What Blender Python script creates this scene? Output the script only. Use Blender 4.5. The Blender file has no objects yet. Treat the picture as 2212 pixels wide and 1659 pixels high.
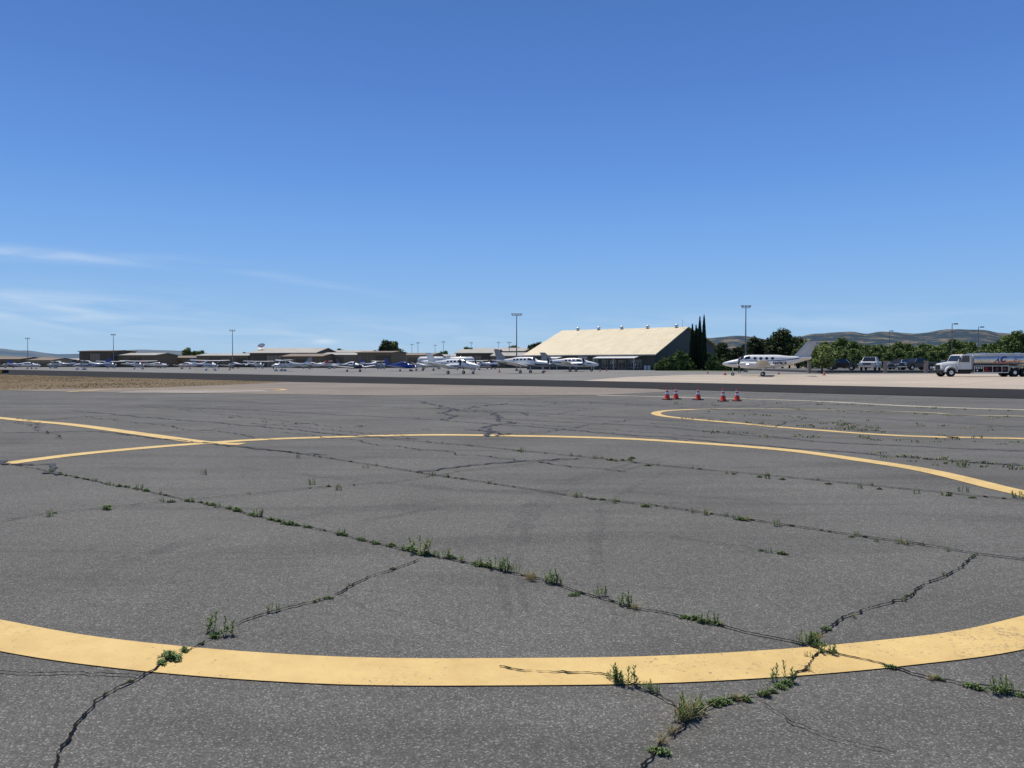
import bpy, bmesh, math, random
from mathutils import Vector, Matrix, noise
random.seed(11)
R=random.random
U=random.uniform
sc=bpy.context.scene
COL=sc.collection
sc.view_settings.view_transform='Standard'
sc.view_settings.look='None'
sc.view_settings.exposure=0
EYE=1.6; FOC=1609.0; PITCH=math.radians(1.584)

# ------------------------------------------------------------------ helpers
def at(b,d):
    """world x,y from a surveyed bearing tangent and a distance in metres"""
    return ((b-1106)/FOC*d, d)
def gp(b,e):
    """surveyed ground mark -> world x,y on the flat ground"""
    r=(b-1106)/FOC; u=-(e-829.5)/FOC
    dy=math.cos(PITCH)+u*math.sin(PITCH); dz=-math.sin(PITCH)+u*math.cos(PITCH)
    t=EYE/-dz
    return (r*t,dy*t)

def link(o): COL.objects.link(o); return o
def N(nt,t,**k):
    n=nt.nodes.new(t)
    for a,b in k.items(): setattr(n,a,b)
    return n

def mat(name,col,rough=.6,var=.15,vscale=3.0,metal=0.0,bump=0.0,bscale=20.0,spec=.4,coat=0.0,stretch=None):
    m=bpy.data.materials.new(name); m.use_nodes=True; nt=m.node_tree
    p=nt.nodes['Principled BSDF']
    p.inputs['Roughness'].default_value=rough; p.inputs['Metallic'].default_value=metal
    p.inputs['Specular IOR Level'].default_value=spec
    if coat: p.inputs['Coat Weight'].default_value=coat; p.inputs['Coat Roughness'].default_value=.08
    tc=N(nt,'ShaderNodeTexCoord'); src=tc.outputs['Object']
    if stretch:
        mp=N(nt,'ShaderNodeMapping'); mp.inputs['Scale'].default_value=stretch
        nt.links.new(src,mp.inputs[0]); src=mp.outputs[0]
    n=N(nt,'ShaderNodeTexNoise'); n.inputs['Scale'].default_value=vscale; n.inputs['Detail'].default_value=5
    nt.links.new(src,n.inputs['Vector'])
    mr=N(nt,'ShaderNodeMapRange'); mr.inputs['From Min'].default_value=.3; mr.inputs['From Max'].default_value=.7
    mr.inputs['To Min'].default_value=1-var; mr.inputs['To Max'].default_value=1+var
    nt.links.new(n.outputs['Fac'],mr.inputs['Value'])
    vm=N(nt,'ShaderNodeVectorMath',operation='MULTIPLY'); vm.inputs[0].default_value=col[:3]
    nt.links.new(mr.outputs[0],vm.inputs[1]); nt.links.new(vm.outputs[0],p.inputs['Base Color'])
    if bump:
        n2=N(nt,'ShaderNodeTexNoise'); n2.inputs['Scale'].default_value=bscale; n2.inputs['Detail'].default_value=6
        nt.links.new(src,n2.inputs['Vector'])
        b=N(nt,'ShaderNodeBump'); b.inputs['Strength'].default_value=bump; b.inputs['Distance'].default_value=.05
        nt.links.new(n2.outputs['Fac'],b.inputs['Height']); nt.links.new(b.outputs[0],p.inputs['Normal'])
    return m

class MB:
    def __init__(s): s.v=[]; s.f=[]; s.m=[]
    def add(s,vs,fs,mi=0):
        o=len(s.v); s.v+= [tuple(v) for v in vs]
        for i,f in enumerate(fs):
            s.f.append(tuple(o+j for j in f)); s.m.append(mi[i] if isinstance(mi,list) else mi)
    def box(s,c,d,mi=0,rz=0,ry=0):
        x,y,z=[k/2 for k in d]
        vs=[Vector((a*x,b*y,e*z)) for a in(-1,1) for b in(-1,1) for e in(-1,1)]
        M=Matrix.Translation(c)@Matrix.Rotation(rz,4,'Z')@Matrix.Rotation(ry,4,'Y')
        s.add([M@v for v in vs],[(0,1,3,2),(4,6,7,5),(0,4,5,1),(2,3,7,6),(0,2,6,4),(1,5,7,3)],mi)
    def cyl(s,p0,p1,r0,r1=None,n=12,mi=0,caps=True):
        if r1 is None: r1=r0
        p0=Vector(p0);p1=Vector(p1); d=(p1-p0).normalized()
        a=Vector((0,0,1)) if abs(d.z)<.9 else Vector((1,0,0))
        u=d.cross(a).normalized(); w=d.cross(u)
        vs=[]
        for p,r in((p0,r0),(p1,r1)):
            for i in range(n):
                t=2*math.pi*i/n; vs.append(p+u*math.cos(t)*r+w*math.sin(t)*r)
        fs=[(i,n+i,n+(i+1)%n,(i+1)%n) for i in range(n)]
        if caps: fs+=[tuple(range(n)),tuple(range(2*n-1,n-1,-1))]
        s.add(vs,fs,mi)
    def loft(s,rings,mi=0,caps=True,mfun=None):
        n=len(rings[0]); vs=[v for r in rings for v in r]; fs=[];ms=[]
        for k in range(len(rings)-1):
            for i in range(n):
                f=(k*n+i,k*n+(i+1)%n,(k+1)*n+(i+1)%n,(k+1)*n+i); fs.append(f)
                if mfun:
                    c=sum((Vector(vs[j]) for j in f),Vector())/4; ms.append(mfun(c))
                else: ms.append(mi)
        if caps:
            fs+=[tuple(range(n-1,-1,-1)),tuple(range((len(rings)-1)*n,len(rings)*n))]; ms+=[ms[0] if ms else mi]*2
        s.add(vs,fs,ms)
    def prism(s,prof,y0,y1,mi=0,taper=None):
        """polygon in x,z extruded along y"""
        n=len(prof); vs=[(x,y0,z) for x,z in prof]+[(x,y1,z) for x,z in prof]
        s.add(vs,[tuple(range(n)),tuple(range(2*n-1,n-1,-1))]+[(i,n+i,n+(i+1)%n,(i+1)%n) for i in range(n)],mi)
    def mesh(s,name,mats,smooth=False):
        me=bpy.data.meshes.new(name); me.from_pydata(s.v,[],s.f)
        for m in mats: me.materials.append(m)
        for p,mi in zip(me.polygons,s.m): p.material_index=mi; p.use_smooth=smooth
        bm=bmesh.new(); bm.from_mesh(me); bmesh.ops.recalc_face_normals(bm,faces=bm.faces); bm.to_mesh(me); bm.free()
        return me
    def obj(s,name,mats,parent=None,smooth=False,bevel=0,ang=None):
        if not isinstance(mats,(list,tuple)): mats=[mats]
        o=link(bpy.data.objects.new(name,s.mesh(name,mats,smooth)))
        if parent: o.parent=parent
        if bevel:
            b=o.modifiers.new('bevel','BEVEL'); b.width=bevel; b.segments=2; b.limit_method='ANGLE'
        if smooth:
            try:
                o.data.set_sharp_from_angle(angle=math.radians(ang or 40))
            except Exception: pass
        return o

def thing(name,label,cat,loc=(0,0,0),rz=0,group=None,scale=1):
    e=link(bpy.data.objects.new(name,None)); e.empty_display_size=.3
    e.location=loc if len(loc)==3 else (loc[0],loc[1],0); e.rotation_euler=(0,0,rz); e.scale=(scale,)*3
    e['label']=label; e['category']=cat
    if group: e['group']=group
    return e
def copy_thing(src,loc,rz=0,scale=None,label=None):
    n=src.copy(); COL.objects.link(n)
    n.location=loc if len(loc)==3 else (loc[0],loc[1],0); n.rotation_euler=(0,0,rz)
    if scale is not None: n.scale=scale if hasattr(scale,'__len__') else (scale,)*3
    if label: n['label']=label
    def rec(a,b):
        for c in list(a.children):
            k=c.copy(); COL.objects.link(k); k.parent=b; rec(c,k)
    rec(src,n); return n
def part(name,parent,loc=(0,0,0)):
    e=link(bpy.data.objects.new(name,None)); e.parent=parent; e.location=loc; e.empty_display_size=.1; return e
def text_mesh(s,size,bold=0.0,shear=0.0):
    c=bpy.data.curves.new('lettering','FONT'); c.body=s; c.size=size; c.offset=bold; c.shear=shear; c.resolution_u=3
    o=bpy.data.objects.new('lettering',c); COL.objects.link(o)
    bpy.context.view_layer.update()
    me=bpy.data.meshes.new_from_object(o.evaluated_get(bpy.context.evaluated_depsgraph_get()))
    bpy.data.objects.remove(o); return me

# ------------------------------------------------------------------ camera, sun, sky
cam=bpy.data.cameras.new('camera'); co=link(bpy.data.objects.new('camera',cam)); sc.camera=co
cam.lens=26.19; cam.sensor_width=36; cam.clip_end=30000; cam.clip_start=.05
co.location=(0,0,EYE); co.rotation_euler=(math.radians(90)-PITCH,0,0)
SUN_EL=66; SUN_AZ=-22
sl=bpy.data.lights.new('sun','SUN'); sl.energy=4.6; sl.angle=math.radians(.53); sl.color=(1,.955,.88)
so=link(bpy.data.objects.new('sun',sl))
sd=Vector((math.sin(math.radians(SUN_AZ))*math.cos(math.radians(SUN_EL)),math.cos(math.radians(SUN_AZ))*math.cos(math.radians(SUN_EL)),math.sin(math.radians(SUN_EL))))
so.rotation_euler=sd.to_track_quat('Z','Y').to_euler()

w=bpy.data.worlds.new('World'); sc.world=w; w.use_nodes=True; nt=w.node_tree
bg=nt.nodes['Background']; bg.inputs[1].default_value=.1
sky=N(nt,'ShaderNodeTexSky'); sky.sky_type='NISHITA'; sky.sun_disc=False
sky.sun_elevation=math.radians(SUN_EL); sky.sun_rotation=math.radians(SUN_AZ); sky.ozone_density=4; sky.dust_density=.1; sky.altitude=250
tc=N(nt,'ShaderNodeTexCoord'); sx=N(nt,'ShaderNodeSeparateXYZ'); nt.links.new(tc.outputs['Generated'],sx.inputs[0])
cr=N(nt,'ShaderNodeValToRGB'); nt.links.new(sx.outputs['Z'],cr.inputs[0])
stops=[(0,(.385,.580,.780)),(.05,(.300,.520,.810)),(.144,(.200,.418,.825)),(.23,(.132,.318,.755)),(.34,(.090,.226,.620)),(.44,(.070,.184,.515)),(1,(.04,.09,.22))]
e=cr.color_ramp.elements
e[0].position=0; e[0].color=(*stops[0][1],1); e[1].position=1; e[1].color=(*stops[-1][1],1)
for p,c in stops[1:-1]:
    k=e.new(p); k.color=(*c,1)
sc10=N(nt,'ShaderNodeVectorMath',operation='SCALE'); sc10.inputs['Scale'].default_value=10
nt.links.new(cr.outputs[0],sc10.inputs[0])
mixs=N(nt,'ShaderNodeMix',data_type='RGBA'); mixs.inputs[0].default_value=.06
nt.links.new(sc10.outputs[0],mixs.inputs[6]); nt.links.new(sky.outputs[0],mixs.inputs[7])
# cirrus: azimuth / elevation space of the sky itself
def M(op,a,b=None,c=None,clamp=False):
    n=N(nt,'ShaderNodeMath',operation=op); n.use_clamp=clamp
    for i,v in enumerate((a,b,c)):
        if v is None: continue
        if isinstance(v,(int,float)): n.inputs[i].default_value=v
        else: nt.links.new(v,n.inputs[i])
    return n.outputs[0]
az=M('ARCTAN2',sx.outputs['X'],sx.outputs['Y']); el=M('ARCSINE',sx.outputs['Z'])
def gauss(v,c,wd):
    t=M('DIVIDE',M('SUBTRACT',v,c),wd); return M('EXPONENT',M('MULTIPLY',M('MULTIPLY',t,t),-1))
cv=N(nt,'ShaderNodeCombineXYZ'); nt.links.new(M('MULTIPLY',az,5),cv.inputs[0]); nt.links.new(M('ADD',M('MULTIPLY',el,42),M('MULTIPLY',az,2)),cv.inputs[1])
cn=N(nt,'ShaderNodeTexNoise'); cn.inputs['Scale'].default_value=1.6; cn.inputs['Detail'].default_value=7; cn.inputs['Distortion'].default_value=.6; nt.links.new(cv.outputs[0],cn.inputs['Vector'])
cnr=M('MULTIPLY',M('SUBTRACT',cn.outputs['Fac'],.36),3.0,clamp=True)
D=math.radians
tilt=M('ADD',el,M('MULTIPLY',az,.15))
b1=M('MULTIPLY',gauss(el,D(7.0),D(.42)),gauss(az,D(-33),D(8)))
b2=M('MULTIPLY',gauss(tilt,D(6.7)-.15*D(20),D(.28)),M('MULTIPLY',gauss(az,D(-17),D(7)),.35))
b3=M('MULTIPLY',gauss(el,D(3.6),D(1.2)),M('MULTIPLY',gauss(az,D(-34),D(10)),1.0))
b4=M('MULTIPLY',gauss(el,D(2.2),D(1.3)),M('MULTIPLY',gauss(az,D(-12),D(26)),.5))
b5=M('MULTIPLY',gauss(el,D(3.0),D(.9)),M('MULTIPLY',gauss(az,D(22),D(14)),.45))
b6=M('MULTIPLY',gauss(el,D(1.62),D(.18)),M('MULTIPLY',gauss(az,D(-14.1),D(.8)),1.2))
bs=M('ADD',M('ADD',M('ADD',b1,b2),M('ADD',b3,b4)),M('ADD',b5,b6))
cf=M('MULTIPLY',M('MULTIPLY',bs,cnr),.46,clamp=True)
mixc=N(nt,'ShaderNodeMix',data_type='RGBA'); nt.links.new(cf,mixc.inputs[0]); nt.links.new(mixs.outputs[2],mixc.inputs[6]); mixc.inputs[7].default_value=(7.2,8.2,9.3,1)
nt.links.new(mixc.outputs[2],bg.inputs[0])

# ------------------------------------------------------------------ ground materials
def pave(name,col,agg=.5,aggscale=95,stain=.22,stainscale=.35,bump=.35,joints=None,spec=.15):
    m=bpy.data.materials.new(name); m.use_nodes=True; nt=m.node_tree; L=nt.links.new
    p=nt.nodes['Principled BSDF']; p.inputs['Roughness'].default_value=.9; p.inputs['Specular IOR Level'].default_value=spec
    tc=N(nt,'ShaderNodeTexCoord'); s=tc.outputs['Object']
    v=N(nt,'ShaderNodeTexVoronoi'); v.inputs['Scale'].default_value=aggscale; L(s,v.inputs['Vector'])
    sp=N(nt,'ShaderNodeSeparateColor'); L(v.outputs['Color'],sp.inputs[0])
    ra=N(nt,'ShaderNodeValToRGB'); L(sp.outputs[0],ra.inputs[0])
    e=ra.color_ramp.elements; e[0].position=0; e[0].color=(1-agg,)*3+(1,); e[1].position=1; e[1].color=(1+agg*3.0,)*3+(1,)
    k=e.new(.72); k.color=(1-agg*.1,)*3+(1,); k=e.new(.9); k.color=(1+agg*.9,)*3+(1,)
    n1=N(nt,'ShaderNodeTexNoise'); n1.inputs['Scale'].default_value=stainscale; n1.inputs['Detail'].default_value=7; n1.inputs['Roughness'].default_value=.62; n1.inputs['Distortion'].default_value=.4; L(s,n1.inputs['Vector'])
    m1=N(nt,'ShaderNodeMapRange'); m1.inputs[1].default_value=.3; m1.inputs[2].default_value=.7; m1.inputs[3].default_value=1-stain; m1.inputs[4].default_value=1+stain; L(n1.outputs['Fac'],m1.inputs[0])
    n2=N(nt,'ShaderNodeTexNoise'); n2.inputs['Scale'].default_value=14; n2.inputs['Detail'].default_value=6; n2.inputs['Roughness'].default_value=.7; L(s,n2.inputs['Vector'])
    m2=N(nt,'ShaderNodeMapRange'); m2.inputs[1].default_value=.25; m2.inputs[2].default_value=.75; m2.inputs[3].default_value=.84; m2.inputs[4].default_value=1.16; L(n2.outputs['Fac'],m2.inputs[0])
    n3=N(nt,'ShaderNodeTexNoise'); n3.inputs['Scale'].default_value=stainscale*2.3; n3.inputs['Detail'].default_value=4; n3.inputs['Distortion'].default_value=1.2
    mp=N(nt,'ShaderNodeMapping'); mp.inputs['Location'].default_value=(7.3,2.1,0); mp.inputs['Rotation'].default_value=(0,0,.73); mp.inputs['Scale'].default_value=(.22,1.6,1); L(s,mp.inputs[0]); L(mp.outputs[0],n3.inputs['Vector'])
    m3=N(nt,'ShaderNodeMapRange'); m3.inputs[1].default_value=.48; m3.inputs[2].default_value=.75; m3.inputs[3].default_value=1; m3.inputs[4].default_value=1-stain*1.5; L(n3.outputs['Fac'],m3.inputs[0])
    q=N(nt,'ShaderNodeMath',operation='MULTIPLY'); L(m1.outputs[0],q.inputs[0]); L(m2.outputs[0],q.inputs[1])
    q2=N(nt,'ShaderNodeMath',operation='MULTIPLY'); L(q.outputs[0],q2.inputs[0]); L(m3.outputs[0],q2.inputs[1])
    fac=q2.outputs[0]
    if joints:
        bw=N(nt,'ShaderNodeTexBrick'); bw.offset=0; bw.inputs['Scale'].default_value=1; bw.inputs['Brick Width'].default_value=joints; bw.inputs['Row Height'].default_value=joints; bw.inputs['Mortar Size'].default_value=.035
        bw.inputs['Color1'].default_value=(1,1,1,1); bw.inputs['Color2'].default_value=(.88,.88,.88,1); bw.inputs['Mortar'].default_value=(.5,.48,.45,1)
        mp2=N(nt,'ShaderNodeMapping'); mp2.inputs['Rotation'].default_value=(0,0,.73); L(s,mp2.inputs[0]); L(mp2.outputs[0],bw.inputs[0])
        q3=N(nt,'ShaderNodeVectorMath',operation='MULTIPLY'); L(bw.outputs['Color'],q3.inputs[0]); L(fac,q3.inputs[1]); fac=q3.outputs[0]
    vm=N(nt,'ShaderNodeVectorMath',operation='MULTIPLY'); L(ra.outputs[0],vm.inputs[0]); L(fac,vm.inputs[1])
    vm2=N(nt,'ShaderNodeVectorMath',operation='MULTIPLY'); L(vm.outputs[0],vm2.inputs[0]); vm2.inputs[1].default_value=col; L(vm2.outputs[0],p.inputs['Base Color'])
    if bump:
        b=N(nt,'ShaderNodeBump'); b.inputs['Strength'].default_value=bump; b.inputs['Distance'].default_value=.005; L(v.outputs['Distance'],b.inputs['Height']); L(b.outputs[0],p.inputs['Normal'])
    return m
asphalt=pave('weathered_asphalt',(.130,.124,.111),agg=.40,aggscale=150,stain=.15,bump=.25)
ramp_m=pave('far_ramp_asphalt',(.20,.19,.172),agg=.15,aggscale=20,stain=.12,stainscale=.08,bump=0)
taxi_m=pave('fresh_asphalt',(.036,.035,.034),agg=.3,aggscale=60,stain=.1,stainscale=.1,bump=0,spec=.03)
tan_m=pave('tan_asphalt',(.225,.190,.152),agg=.3,aggscale=50,stain=.12,stainscale=.15,bump=0)
conc_m=pave('pale_concrete',(.46,.385,.30),agg=.12,aggscale=40,stain=.1,stainscale=.12,bump=0,joints=6)
lot_m=pave('lot_asphalt',(.13,.128,.122),agg=.2,aggscale=20,stain=.1,stainscale=.2,bump=0)
dry_m=mat('dry_grass_soil',(.175,.130,.078),.95,.22,.2,bump=.2,bscale=2,spec=.05)
land_m=mat('dry_land',(.26,.20,.12),.95,.25,.02,spec=.1)
def yellow(name,col,wear):
    m=bpy.data.materials.new(name); m.use_nodes=True; nt=m.node_tree; L=nt.links.new
    p=nt.nodes['Principled BSDF']; p.inputs['Roughness'].default_value=.7; p.inputs['Specular IOR Level'].default_value=.25
    tc=N(nt,'ShaderNodeTexCoord'); s=tc.outputs['Object']
    n1=N(nt,'ShaderNodeTexNoise'); n1.inputs['Scale'].default_value=38; n1.inputs['Detail'].default_value=8; n1.inputs['Roughness'].default_value=.75; L(s,n1.inputs['Vector'])
    n2=N(nt,'ShaderNodeTexNoise'); n2.inputs['Scale'].default_value=1.1; n2.inputs['Detail'].default_value=5; L(s,n2.inputs['Vector'])
    ad=N(nt,'ShaderNodeMath',operation='MULTIPLY_ADD'); L(n2.outputs['Fac'],ad.inputs[0]); ad.inputs[1].default_value=.45; L(n1.outputs['Fac'],ad.inputs[2])
    mr=N(nt,'ShaderNodeMapRange'); mr.inputs[1].default_value=wear; mr.inputs[2].default_value=wear+.09; L(ad.outputs[0],mr.inputs[0])
    n3=N(nt,'ShaderNodeTexNoise'); n3.inputs['Scale'].default_value=3; n3.inputs['Detail'].default_value=9; n3.inputs['Roughness'].default_value=.7; L(s,n3.inputs['Vector'])
    cr=N(nt,'ShaderNodeValToRGB'); L(n3.outputs['Fac'],cr.inputs[0]); e=cr.color_ramp.elements
    e[0].position=.3; e[0].color=(col[0]*.80,col[1]*.76,col[2]*.72,1); e[1].position=.65; e[1].color=(*col,1)
    mx=N(nt,'ShaderNodeMix',data_type='RGBA'); L(mr.outputs[0],mx.inputs[0]); L(cr.outputs[0],mx.inputs[6]); mx.inputs[7].default_value=(.26,.20,.115,1)
    L(mx.outputs[2],p.inputs['Base Color'])
    b=N(nt,'ShaderNodeBump'); b.inputs['Strength'].default_value=.3; b.inputs['Distance'].default_value=.004; L(n1.outputs['Fac'],b.inputs['Height']); L(b.outputs[0],p.inputs['Normal'])
    return m
yel=yellow('yellow_line_paint',(.66,.465,.180),.81)
yel2=yellow('faded_line_paint',(.42,.36,.2),.74)
crack_m=mat('crack_shadow',(.014,.013,.012),.95,.3,8,spec=.05)
seal_m=mat('crack_sealant',(.036,.036,.037),.6,.3,2,spec=.2)
rubber_m=bpy.data.materials.new('rubber_smear'); rubber_m.use_nodes=True; nt=rubber_m.node_tree
p=nt.nodes['Principled BSDF']; p.inputs['Base Color'].default_value=(.03,.03,.03,1); p.inputs['Roughness'].default_value=.8
tc=N(nt,'ShaderNodeTexCoord'); n=N(nt,'ShaderNodeTexNoise'); n.inputs['Scale'].default_value=1.3; n.inputs['Detail'].default_value=8; n.inputs['Roughness'].default_value=.75; nt.links.new(tc.outputs['Object'],n.inputs['Vector'])
mr=N(nt,'ShaderNodeMapRange'); mr.inputs[1].default_value=.42; mr.inputs[2].default_value=.8; mr.inputs[3].default_value=0; mr.inputs[4].default_value=.32; nt.links.new(n.outputs['Fac'],mr.inputs[0]); nt.links.new(mr.outputs[0],p.inputs['Alpha'])

def sheet(name,pts,z,m):
    me=bpy.data.meshes.new(name); me.from_pydata([(x,y,z) for x,y in pts],[],[tuple(range(len(pts)))])
    me.materials.append(m); o=link(bpy.data.objects.new(name,me))
    if me.polygons[0].normal.z<0: me.flip_normals()
    o['kind']='structure'; return o
sheet('ground',[(-9000,-3000),(9000,-3000),(9000,9000),(-9000,9000)],0,land_m)
sheet('apron_pavement',[(-90,-20),(90,-20),(90,-17),(-90,143)],.010,asphalt)
sheet('parking_ramp',[(150,-70),(290,150),(200,240),(60,420),(-420,420),(-420,436)],.008,ramp_m)
sheet('concrete_pavement',[(6.5,68),(13,86),(25,104),(75,112),(150,112),(150,-61.7)],.020,conc_m)
sheet('taxiway',[(-420,382),(-420,451),(6.1,67.8),(120,-34.7),(120,-52.9),(23,33.4),(5.9,48.6),(-18.2,63.0),(-73.8,107)],.030,taxi_m)
sheet('dry_grass_ground',[(-130,5),(-30.5,44.4),(-27,46),(-23.4,48.6),(-21.5,53),(-20,57),(-19.3,61),(-19.4,64.2),(-130,151.8)],.018,dry_m)
sheet('connector_pavement',[(-30.5,44.4),(-27,42.4),(-22.4,41.2),(-6.2,36.6),(4.4,37.2),(9.2,42),(8.9,46.5),(5.9,49.2),(-18.2,63.6),(-19.3,64.2),(-19.3,61),(-20,57),(-21.5,53),(-23.4,48.6),(-27,46)],.022,tan_m)
sheet('pale_pavement_pad',[gp(250,849),gp(430,850),gp(590,847),gp(560,842),gp(330,842)],.028,pave('pad_concrete',(.30,.26,.215),agg=.15,aggscale=30,bump=0))

def catmull(P,step):
    out=[]; n=len(P)
    for i in range(n-1):
        a=Vector(P[max(i-1,0)]);b=Vector(P[i]);c=Vector(P[i+1]);d=Vector(P[min(i+2,n-1)])
        k=max(2,int((c-b).length/step))
        for j in range(k):
            t=j/k
            out.append(.5*((2*b)+(c-a)*t+(2*a-5*b+4*c-d)*t*t+(3*b-a-3*c+d)*t*t*t))
    out.append(Vector(P[-1])); return out
def ribbon(name,P,width,z,m,step=.3,jag=0,wvar=0,seed=0,smooth=True,taper=False):
    P=[Vector(p) for p in P]
    if smooth: pts=catmull(P,step)
    else:
        pts=[]
        for a,b in zip(P,P[1:]):
            k=max(1,int((b-a).length/step))
            pts+=[a.lerp(b,j/k) for j in range(k)]
        pts.append(P[-1])
    vs=[];fs=[]; s=0
    for i,p in enumerate(pts):
        t=(pts[min(i+1,len(pts)-1)]-pts[max(i-1,0)])
        if t.length<1e-6: t=Vector((1,0))
        t.normalize(); nn=Vector((-t.y,t.x))
        if i: s+=(p-pts[i-1]).length
        off=0; w_=width
        if jag: off=jag*(noise.noise((s*1.1,seed*3.7,1))*1.3+noise.noise((s*5,seed*3.7,5))*.7+noise.noise((s*19,seed,9))*.5+noise.noise((s*43,seed,13))*.25)
        if wvar: w_=width*max(.12,1+wvar*(noise.noise((s*7,seed,20))*1.5+noise.noise((s*29,seed,30))))
        if taper: w_*=math.sin(math.pi*(i+.5)/(len(pts)+.5))**.5
        q=p+nn*off
        vs+=[(q.x+nn.x*w_/2,q.y+nn.y*w_/2,z),(q.x-nn.x*w_/2,q.y-nn.y*w_/2,z)]
        if i: fs.append((2*i-2,2*i-1,2*i+1,2*i))
    me=bpy.data.meshes.new(name); me.from_pydata(vs,[],fs); me.materials.append(m)
    o=link(bpy.data.objects.new(name,me)); o['kind']='structure'
    if me.polygons and me.polygons[0].normal.z<0: me.flip_normals()
    return [Vector((v[0],v[1])) for v in vs[::2]]
G=lambda L:[gp(*p) for p in L]
loop=[(-8.12,11.4),(-7.9,9.7),(-7.1,7.9),(-5.8,6.2),(-4.3,4.95)]+G([(0,1376),(300,1422),(700,1452),(1100,1456),(1500,1448),(1900,1418),(2212,1370)])+[(4.6,5.3),(5.7,6.9),(6.2,8.6)]+G([(2150,1054),(2000,1018),(1850,994),(1700,974),(1500,958),(1300,947),(1000,941),(850,942),(700,946),(560,951),(440,959),(300,970),(150,985),(0,1005)])
ribbon('taxi_line_marking',loop,.34,.016,yel,step=.12)
ribbon('taxi_line_marking',[(-30,32.5)]+G([(0,904),(150,918),(300,938),(440,957)])+[(-5.3,14.6)],.34,.0185,yel,step=.3)
ribbon('taxi_line_marking',[(22,12.5)]+G([(2212,949),(2050,946),(1900,940),(1700,925),(1580,914),(1480,905),(1430,899),(1417,893),(1440,888),(1500,885)]),.30,.016,yel,step=.2)
ribbon('faded_line_marking',G([(1500,885),(1600,883),(1800,886),(2000,892),(2212,900)])+[(30,20)],.25,.016,yel2,step=.5)
ribbon('faded_line_marking',G([(1290,855),(1400,857),(1730,866),(2212,886)])+[(35,20)],.62,.016,pave('pale_seam',(.38,.34,.265),agg=.35,aggscale=30,bump=0),step=.5)
ribbon('taxi_line_marking',G([(145,848),(190,845),(240,842),(400,840),(500,840),(570,840.5),(608,842),(612,843.5),(590,845)]),.34,.034,yel,step=.4)

CR={
'A':[(0,998),(60,1012),(140,1028),(240,1050),(300,1060),(400,1083),(500,1103),(560,1120),(620,1135),(700,1150),(780,1168),(880,1193),(950,1208),(1030,1222),(1100,1240),(1190,1262),(1240,1280),(1300,1298),(1370,1318),(1450,1332),(1530,1350),(1600,1368),(1660,1382),(1735,1398),(1780,1412),(1870,1435),(1950,1455),(2010,1472),(2100,1485),(2160,1495),(2240,1512)],
'B':[(105,1700),(120,1659),(125,1635),(165,1590),(185,1555),(215,1520),(250,1495),(300,1470),(345,1440),(400,1410),(450,1385),(490,1358),(540,1340),(590,1325),(640,1312),(700,1298),(740,1285),(800,1252),(850,1238),(900,1213)],
'C':[(1360,1690),(1380,1659),(1410,1630),(1430,1600),(1465,1570),(1500,1545),(1560,1520),(1620,1512),(1670,1500),(1700,1478),(1740,1450),(1775,1415),(1762,1390),(1810,1355),(1840,1335),(1890,1312),(1950,1300),(2000,1265),(2050,1245),(2080,1225),(2110,1200)],
'D':[(1080,1445),(1150,1458),(1240,1464),(1300,1468),(1350,1480),(1400,1498),(1450,1525),(1480,1550)],
'E':[(-40,1464),(100,1462),(200,1463),(300,1468)],
'F':[(440,957),(600,975),(750,998),(900,1022),(1050,1045),(1230,1073),(1400,1093),(1600,1122),(1800,1153),(1980,1178),(2110,1200),(2240,1216)],
'G':[(720,940),(880,953),(1000,963),(1120,975),(1300,993),(1400,1005),(1560,1020),(1700,1033),(1870,1050),(2050,1068),(2240,1087)],
'H':[(-20,1133),(110,1113),(230,1100),(400,1083),(560,1068),(700,1055),(850,1045),(1000,1020),(1150,1003),(1300,990)],
'I':[(1640,1530),(1720,1570),(1800,1600),(1960,1640)],
'J':[(780,1130),(950,1100)],
'K':[(1430,1160),(1600,1185),(1760,1212)],
'L':[(730,1285),(800,1320),(900,1340),(1030,1380)]}
WID={'A':.013,'B':.0115,'C':.011,'D':.008,'E':.007,'F':.020,'G':.026,'H':.011,'I':.004,'J':.008,'K':.007,'L':.002}
paths={}
for i,(k,v) in enumerate(CR.items()):
    fg=k in 'FGA'
    paths[k]=ribbon('pavement_crack',G(v),WID[k],.022+.001*i*.3,crack_m,step=.012,jag=.024 if fg else .032,wvar=.55 if fg else .95,seed=i+1,smooth=False)
SE={
'a':[(-30,938),(200,932),(440,959),(700,985)],'b':[(150,888),(350,905),(560,922),(720,940),(900,950)],'c':[(300,876),(600,890),(900,905),(1300,935),(1700,968),(2212,1010)],
'd':[(-30,862),(400,866),(900,882),(1100,890),(1500,912)],'e':[(0,998),(-60,985)],'f':[(0,882),(250,879),(560,886),(760,880)],
'g':[(1100,868),(1500,876),(1900,889),(2240,905)],'h':[(1050,905),(1400,921),(1800,958),(2240,978)],'i':[(600,858),(1000,870),(1300,885)],'j':[(0,915),(200,900),(300,897)],'k':[(900,1022),(1050,1003),(1250,992)],'l':[(1250,868),(1700,894),(2240,925)],
'm':[(-20,872),(300,876)],'n':[(700,862),(1200,862),(1400,868)]}
for i,(k,v) in enumerate(SE.items()):
    ribbon('sealed_crack',G(v),.055,.021+.0002*i,seal_m,step=.1,jag=.13,wvar=.6,seed=60+i,smooth=False)
T=[[(905,868),(950,878),(985,884),(950,893),(990,900),(960,908)],[(1060,892),(1085,905),(1100,915),(1030,924),(1075,933),(1050,944)],[(940,882),(1010,889),(1120,893),(1180,900)],[(1000,930),(1060,934),(1110,938),(1060,942)],[(0,998),(40,1003),(90,1010),(140,1027)],[(1010,884),(1050,876),(1100,872)]]
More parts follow.
